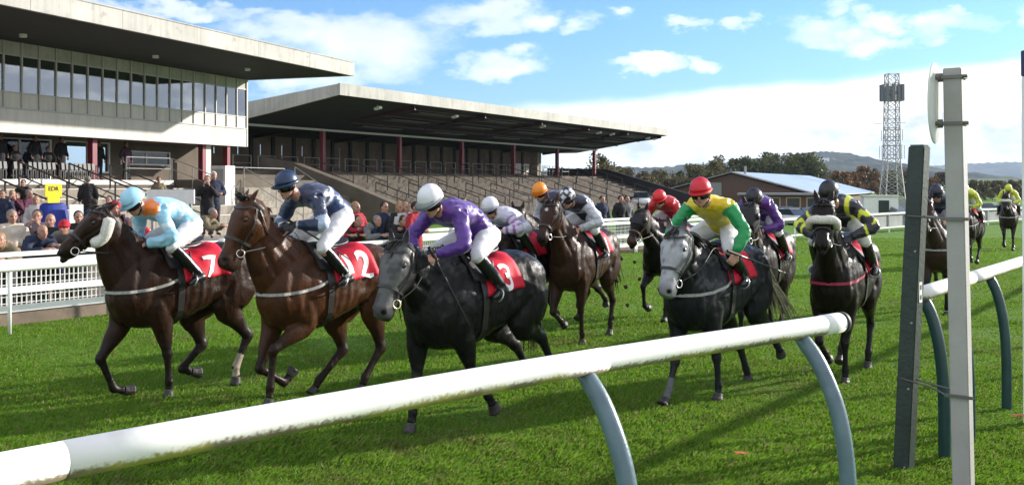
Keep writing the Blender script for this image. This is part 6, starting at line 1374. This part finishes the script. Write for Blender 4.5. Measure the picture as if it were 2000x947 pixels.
M_TROU = mat('dark_trousers', (.022, .022, .028), .8, noise=(9, .2)); M_JEAN = mat('denim', (.06, .09, .16), .85, noise=(20, .2)); M_SHOE = mat('dark_shoes', (.02, .016, .014), .5)
M_HAIRS = {n: mat('hair_' + n, c, .7, .3, noise=(30, .4), bump=(60, .5)) for n, c in dict(dark=(.03, .02, .015), grey=(.19, .18, .17), white=(.55, .54, .52), fair=(.30, .19, .09), redhat=(.42, .012, .03), cap=(.05, .05, .05), bluehat=(.18, .22, .36)).items()}
def hair_mesh(J, kind):
    c, f, u = J['head'], nrm(J['face']), nrm(J['up']); l = np.cross(u, f); P = [ellipsoid(c - f * .030 + u * .036, [f * .098, l * .088, u * .100], 14, 10)]
    if kind == 'long': P += [ellipsoid(c - f * .055 - u * .04, [f * .055, l * .085, u * .14], 12, 9)]
    if kind == 'hat': P = [ellipsoid(c - f * .012 + u * .055, [f * .112, l * .096, u * .095], 14, 10), ellipsoid(c + u * .035, [f * .118, l * .100, u * .030], 14, 8)]
    if kind == 'hood': P = [ellipsoid(c - f * .035 + u * .01, [f * .115, l * .118, u * .155], 14, 10)]
    if kind == 'cap': P += [ellipsoid(c + f * .10 + u * .055, [f * .07, l * .07, u * .012], 12, 6)]
    V, F = fuse(P, .014, 3); V = V + vert_normals(V, F) * (vnoise(V, 60, 3) * .004)[:, None]; return V, F
PROTO = {}
def spectator(px, hy, d, pose, coat, hair, hk, label, rot=None, trou=None, group=None, feet=None, skin=None, hgt=1.0, low=.20, xy=None):
    J = spec_pose(pose); hh = J['head'][2] * hgt; X, Y = xy or ((px - 1000) / 2000 * d, d); zf = (EYE - (hy - 362) / 2000 * d - hh) if feet is None else feet
    key = (pose, hk, low)
    if key not in PROTO:
        t = empty('person', (0, 0, -50)); off = np.zeros(3); make_body(t, J, off, skin=SKIN * .72, vox=.017); make_jacket(t, J, off, M_COATS['navy'], vox=.020, low=low, name='coat', puff=.014, wrinkle=.011); make_legs(t, J, off, M_TROU, r=(.105, .09, .07, .065, .062), to=.93, vox=.022, name='trousers')
        for s in (-1, 1): make_boot(t, J, off, s, M_SHOE, .96, name='shoe', r=(.05,) * 4, vox=.018)
        if hk: obj('hat' if hk in ('hat', 'cap', 'hood') else 'hair', hair_mesh(J, hk), M_HAIRS['dark'], t, True)
        PROTO[key] = t; o = t
    else: o = copy_tree(PROTO[key])
    o.location = (X, Y, zf); o.rotation_euler = (0, 0, R(rot) if rot is not None else math.atan2(-Y, -X) + R(random.uniform(-25, 25))); o.scale = (hgt,) * 3; tag(o, label, 'spectator', group or 'spectators at the fence and on the steps')
    for c in o.children:
        b = c.name.split('.')[0]; m = {'coat': M_COATS[coat], 'hair': M_HAIRS[hair], 'hat': M_HAIRS[hair], 'trousers': trou or M_TROU}.get(b)
        if m: c.material_slots[0].link = 'OBJECT'; c.material_slots[0].material = m
    return o
SP = spectator
SP(23, 424, 17.4, 'folded', 'cream', 'grey', 'short', 'woman in a cream jumper with folded arms at the fence', rot=-48)
SP(73, 423, 18.6, 'phone', 'plaid', 'dark', 'short', 'man in a checked jacket behind the bald man'); SP(99, 431, 17.6, 'folded', 'black', 'white', None, 'bald man upright in a black jacket'); SP(68, 452, 17.0, 'lean', 'navy', 'white', None, 'bald man in a navy coat leaning on the fence', rot=-40)
SP(153, 425, 19.0, 'down', 'black', 'dark', 'short', 'dark haired man in black right of the blue cloth'); SP(138, 444, 17.4, 'lean', 'grey', 'redhat', 'hat', 'leaning person in a small red hat by the horse\'s nose'); SP(226, 408, 21.0, 'down', 'plum', 'redhat', 'hood', 'person in a crimson hood just behind the first horse\'s ears')
SP(4, 468, 16.2, 'lean', 'khaki', 'fair', 'long', 'fair person bending over the fence at the left edge'); SP(6, 380, 28, 'down', 'navy', 'dark', 'short', 'man in a navy coat at the left edge of the steps'); SP(24, 380, 28.6, 'phone', 'maroon', 'fair', 'long', 'woman in maroon raising a phone on the steps'); SP(33, 384, 30, 'folded', 'plum', 'dark', 'long', 'woman in plum beside the one with the phone')
SP(56, 379, 29, 'folded', 'maroon', 'grey', 'short', 'man in a dark maroon jacket looking right on the steps', rot=-10); SP(71, 392, 27, 'down', 'pale', 'fair', 'long', 'woman in a pale patterned coat left of the yellow placard'); SP(45, 358, 34, 'sit', 'black', 'dark', 'short', 'dark figure sitting high on the steps under the seats')
SP(172, 352, 33, 'down', 'black', 'grey', 'short', 'grey haired man in black climbing the steps', rot=120); SP(184, 398, 26.5, 'down', 'navy', 'dark', 'cap', 'person in navy turned away below the climbing man', rot=140); SP(213, 392, 27, 'folded', 'black', 'dark', 'long', 'woman in black by the dark stair rail'); SP(310, 352, 40, 'down', 'khaki', 'dark', 'short', 'man in an olive brown coat by the pale rail', rot=-60)
SP(395, 398, 24, 'lean', 'khaki', 'grey', 'short', 'person in a khaki coat bent behind the light blue rider', rot=-10, feet=.12); SP(405, 352, 28, 'phone', 'black', 'dark', 'short', 'man in black holding up a camera by the maroon column'); SP(417, 344, 28.6, 'folded', 'navy', 'white', 'short', 'white haired man beside the photographer', hgt=1.04)
SP(272, 436, 18, 'lean', 'red', 'fair', 'long', 'pink faced person in red glimpsed under the light blue arm')
for i, (px, hy, pose, c, h, hk, lb) in enumerate([(668, 436, 'lean', 'red', 'white', 'short', 'white haired person in red bent over the fence, leftmost of the middle group'), (683, 446, 'lean', 'black', 'dark', 'short', 'person in black low at the fence behind the navy rider'), (694, 424, 'folded', 'red', 'fair', 'short', 'upright person in a bright red coat in the middle group'),
        (735, 430, 'lean', 'navy', 'bluehat', 'hat', 'person in navy with a pale blue hat'), (750, 432, 'down', 'navy', 'dark', 'short', 'dark figure behind the pale blue hat'), (768, 438, 'lean', 'black', 'dark', 'short', 'person in a black coat with elbow on the fence'), (780, 436, 'folded', 'black', 'fair', 'long', 'fair haired person in black at the fence'),
        (791, 438, 'down', 'pale', 'fair', 'long', 'fair person in a pale coat left of the purple rider'), (811, 428, 'folded', 'red', 'dark', 'short', 'person in red just left of the purple sleeve'), (648, 444, 'lean', 'maroon', 'dark', 'hood', 'hooded person in maroon behind the white breeches'), (722, 440, 'lean', 'grey', 'grey', 'short', 'grey haired person in grey in the middle group')]):
    J = spec_pose(pose); d = (2.1 - J['head'][2]) * 2000 / (hy - 362); d = min(max(d, 21.5), 24); SP(px, hy, d, pose, c, h, hk, lb, rot=-55 + 10 * (i % 3), feet=max(0.03, EYE - (hy - 362) / 2000 * d - J['head'][2]) if hy < 430 else .03)
for px, hy, d, c, lb in [(1212, 437, 34, 'black', 'dark figure at the fence left of the hooded horse'), (1224, 436, 34.6, 'grey', 'grey figure right beside the dark one at the far fence'), (1086, 420, 38, 'black', 'dark figure between the orange and the starred cap'), (1176, 432, 33.5, 'navy', 'navy figure behind the brown horse\'s rump'), (905, 430, 27, 'brown', 'brown figure right of the purple rider')]:
    SP(px, hy, d, 'down', c, 'dark', 'short', lb, rot=-60, feet=.03)
# the couple on the terrace and the sitters under the glazed box
for px, y, c, lb in [(0, -7.9, 'black', 'man in black standing before the bright opening'), (0, -7.1, 'plum', 'woman in plum with a hand on the terrace rail')]:
    p = s1(-2.2 if c == 'black' else -1.4, y, 2.31); SP(0, 0, 1, 'down', c, 'dark', 'short' if c == 'black' else 'long', lb, rot=-30, feet=p[2], xy=(p[0], p[1]))
for i in range(13):  # coats kept to black and navy, painting in the shade under the box
    p = s1(-1.5 - .5 * (i % 2), -15.6 + i * .40 + .1 * (i % 3), 2.36); SP(0, 0, 1, 'sit' if i % 4 else 'down', ['black', 'navy', 'black', 'black'][i % 4], ['dark', 'grey', 'dark', 'white'][i % 4], 'short', 'figure in clothes darkened for shade under the glazed box behind the seats', rot=-25, feet=p[2], xy=(p[0], p[1]), group='dark figures behind the terrace seats')
M_SEAT = mat('shade_grey_seat_back', (.13, .13, .125), .6)  # white seats given dark grey: the shade under the box is painted in
sb = None
for i in range(22):
    p = s1(-.05, -15.5 + i * .235, 2.32)
    if i in (3, 6, 13): continue
    if sb is None:
        sb = empty('tip_up_seat', p, S1A); obj('seat_back', MB().bar((.0, 0, .40), (-.03, 0, .66), .15, .03, (1, 0, .1)).vf(), M_SEAT, sb); obj('seat_pan', MB().bar((-.06, 0, .36), (-.10, 0, .62), .14, .04, (1, 0, .1)).vf(), M_DARKRAIL, sb)
        for s in (-.07, .07): obj('leg', MB().bar((-.05, s, 0), (-.05, s, .40), .03, .03, (1, 0, 0)).vf(), M_DARKRAIL, sb)
        o = sb
    else: o = copy_tree(sb); o.location = p
    tag(o, 'tip-up seat coloured shade grey on the terrace under the glazed box', 'seat', 'tip-up seats in a row on the terrace')
# bookmaker's pitch, boards, booth, viewing step
e = empty('betting_pitch', (-10.75, 24.0, .03), R(52)); tag(e, 'betting pitch with a yellow placard over a blue cloth', 'betting stand'); V = []; F = []; n = 40
for z, k in ((1.66, .55), (1.60, .75), (1.1, .95), (.5, 1.12), (.03, 1.22)):
    for j in range(n): t = 2 * math.pi * j / n; r = 1 + (.10 * math.sin(7 * t) + .05 * math.sin(13 * t + 1)) * (1.7 - z) / 1.7; V.append((.36 * k * math.copysign(abs(math.cos(t)) ** .6, math.cos(t)) * r, .30 * k * math.copysign(abs(math.sin(t)) ** .6, math.sin(t)) * r, z))
for i in range(4):
    for j in range(n): k = (j + 1) % n; F.append((i * n + j, i * n + k, (i + 1) * n + k, (i + 1) * n + j))
obj('blue_cover', (V, F + [tuple(range(n))]), mat('blue_fabric', (.012, .03, .22), .6, .3, noise=(6, .2)), e, True)
pl = obj('placard', MB().box((-.20, -.02, 1.80), (.20, .02, 2.10)).box((-.145, -.019, 1.62), (.145, .019, 1.799)).vf(), mat('yellow_board', (.85, .68, .01), .5), e)
tv, tf = text_mesh('EDR'); obj('lettering', (np.stack([tv[:, 0] * .10, np.full(len(tv), -.024), tv[:, 1] * .10 + 1.99], -1), tf), M_HOODB, pl)
obj('price_sheet', MB().box((.18, -.40, 1.15), (.52, -.38, 1.62)).vf(), M_WHITE, e)
e = empty('white_hoarding', (-10.2, 30.6, 0), R(-8)); tag(e, 'low white hoarding behind the light blue rider', 'hoarding'); obj('board', MB().box((-.75, -.03, 1.55), (.75, .03, 1.97)).vf(), M_WHITE, e)
for x in (-.6, .6): obj('post', MB().box((x - .04, .031, .02), (x + .04, .09, 1.9)).vf(), M_STEELG, e)
e = empty('white_booth', (-12.75, 44.4, .3), R(-20)); tag(e, 'white booth with a dark hatch right of the maroon column', 'booth'); obj('wall', MB().box((-.38, 0, 0), (.38, .7, 2.65)).vf(), M_WHITEG, e); obj('hatch', MB().box((-.28, -.02, 1.9), (.28, -.003, 2.5)).vf(), M_SCREEN, e); obj('counter', MB().box((-.55, -.28, 1.72), (.55, -.004, 1.80)).vf(), M_WHITE, e)
e = empty('viewing_step', (-8.3, 28.4, 0), R(-20)); tag(e, 'low concrete viewing step under the photographer', 'step'); obj('block', MB().box((-1.6, -.8, .02), (1.8, 1.6, .60)).vf(), M_CONC, e); obj('nosing', MB().box((-1.6, -.86, .50), (1.8, -.804, .61)).vf(), M_WHITEG, e)
# flying clods and a fallen leaf
r = np.random.default_rng(11); cl = None
for i, (px, py, d) in enumerate([(1213, 505, 14.6), (1240, 512, 15), (1222, 560, 14), (1205, 548, 14.3), (1226, 596, 13.6), (1196, 620, 13.2), (1249, 545, 15.4), (1400, 552, 14)]):
    P = np.array(((px - 1000) / 2000 * d, d, EYE - (py - 362) / 2000 * d)); V, F = ellipsoid((0, 0, 0), np.eye(3) * .028, 9, 7); V = V * (1 + .4 * vnoise(V, 60, i))[:, None]
    o = obj('turf_clod', (V, F), bpy.data.materials.get('clod') or mat('clod', (.03, .025, .012), .95), None, False, loc=P); tag(o, 'clod of turf kicked up behind the brown horse', 'clod', 'flying clods of turf')
leafm = mat('orange_leaf', (.5, .16, .05), .7)
for px, py, lb in [(1446, 904, 'orange leaf lying in the grass by the second rail post'), (1988, 828, 'pale orange leaf in the grass at the right edge')]:
    d = 4200 / (py - 362); V = [(.045 * math.cos(t) * (1 + .35 * math.cos(5 * t)), .035 * math.sin(t) * (1 + .35 * math.cos(5 * t)), .008 * math.sin(3 * t)) for t in np.linspace(0, 6.283, 20, endpoint=False)]
    V = V + [(x, y, z + .003) for x, y, z in V]; o = obj('fallen_leaf', (V, [tuple(range(19, -1, -1)), tuple(range(20, 40))] + [(i, (i + 1) % 20, 20 + (i + 1) % 20, 20 + i) for i in range(20)]), leafm, None, loc=((px - 1000) / 2000 * d, d, .075)); tag(o, lb, 'leaf')
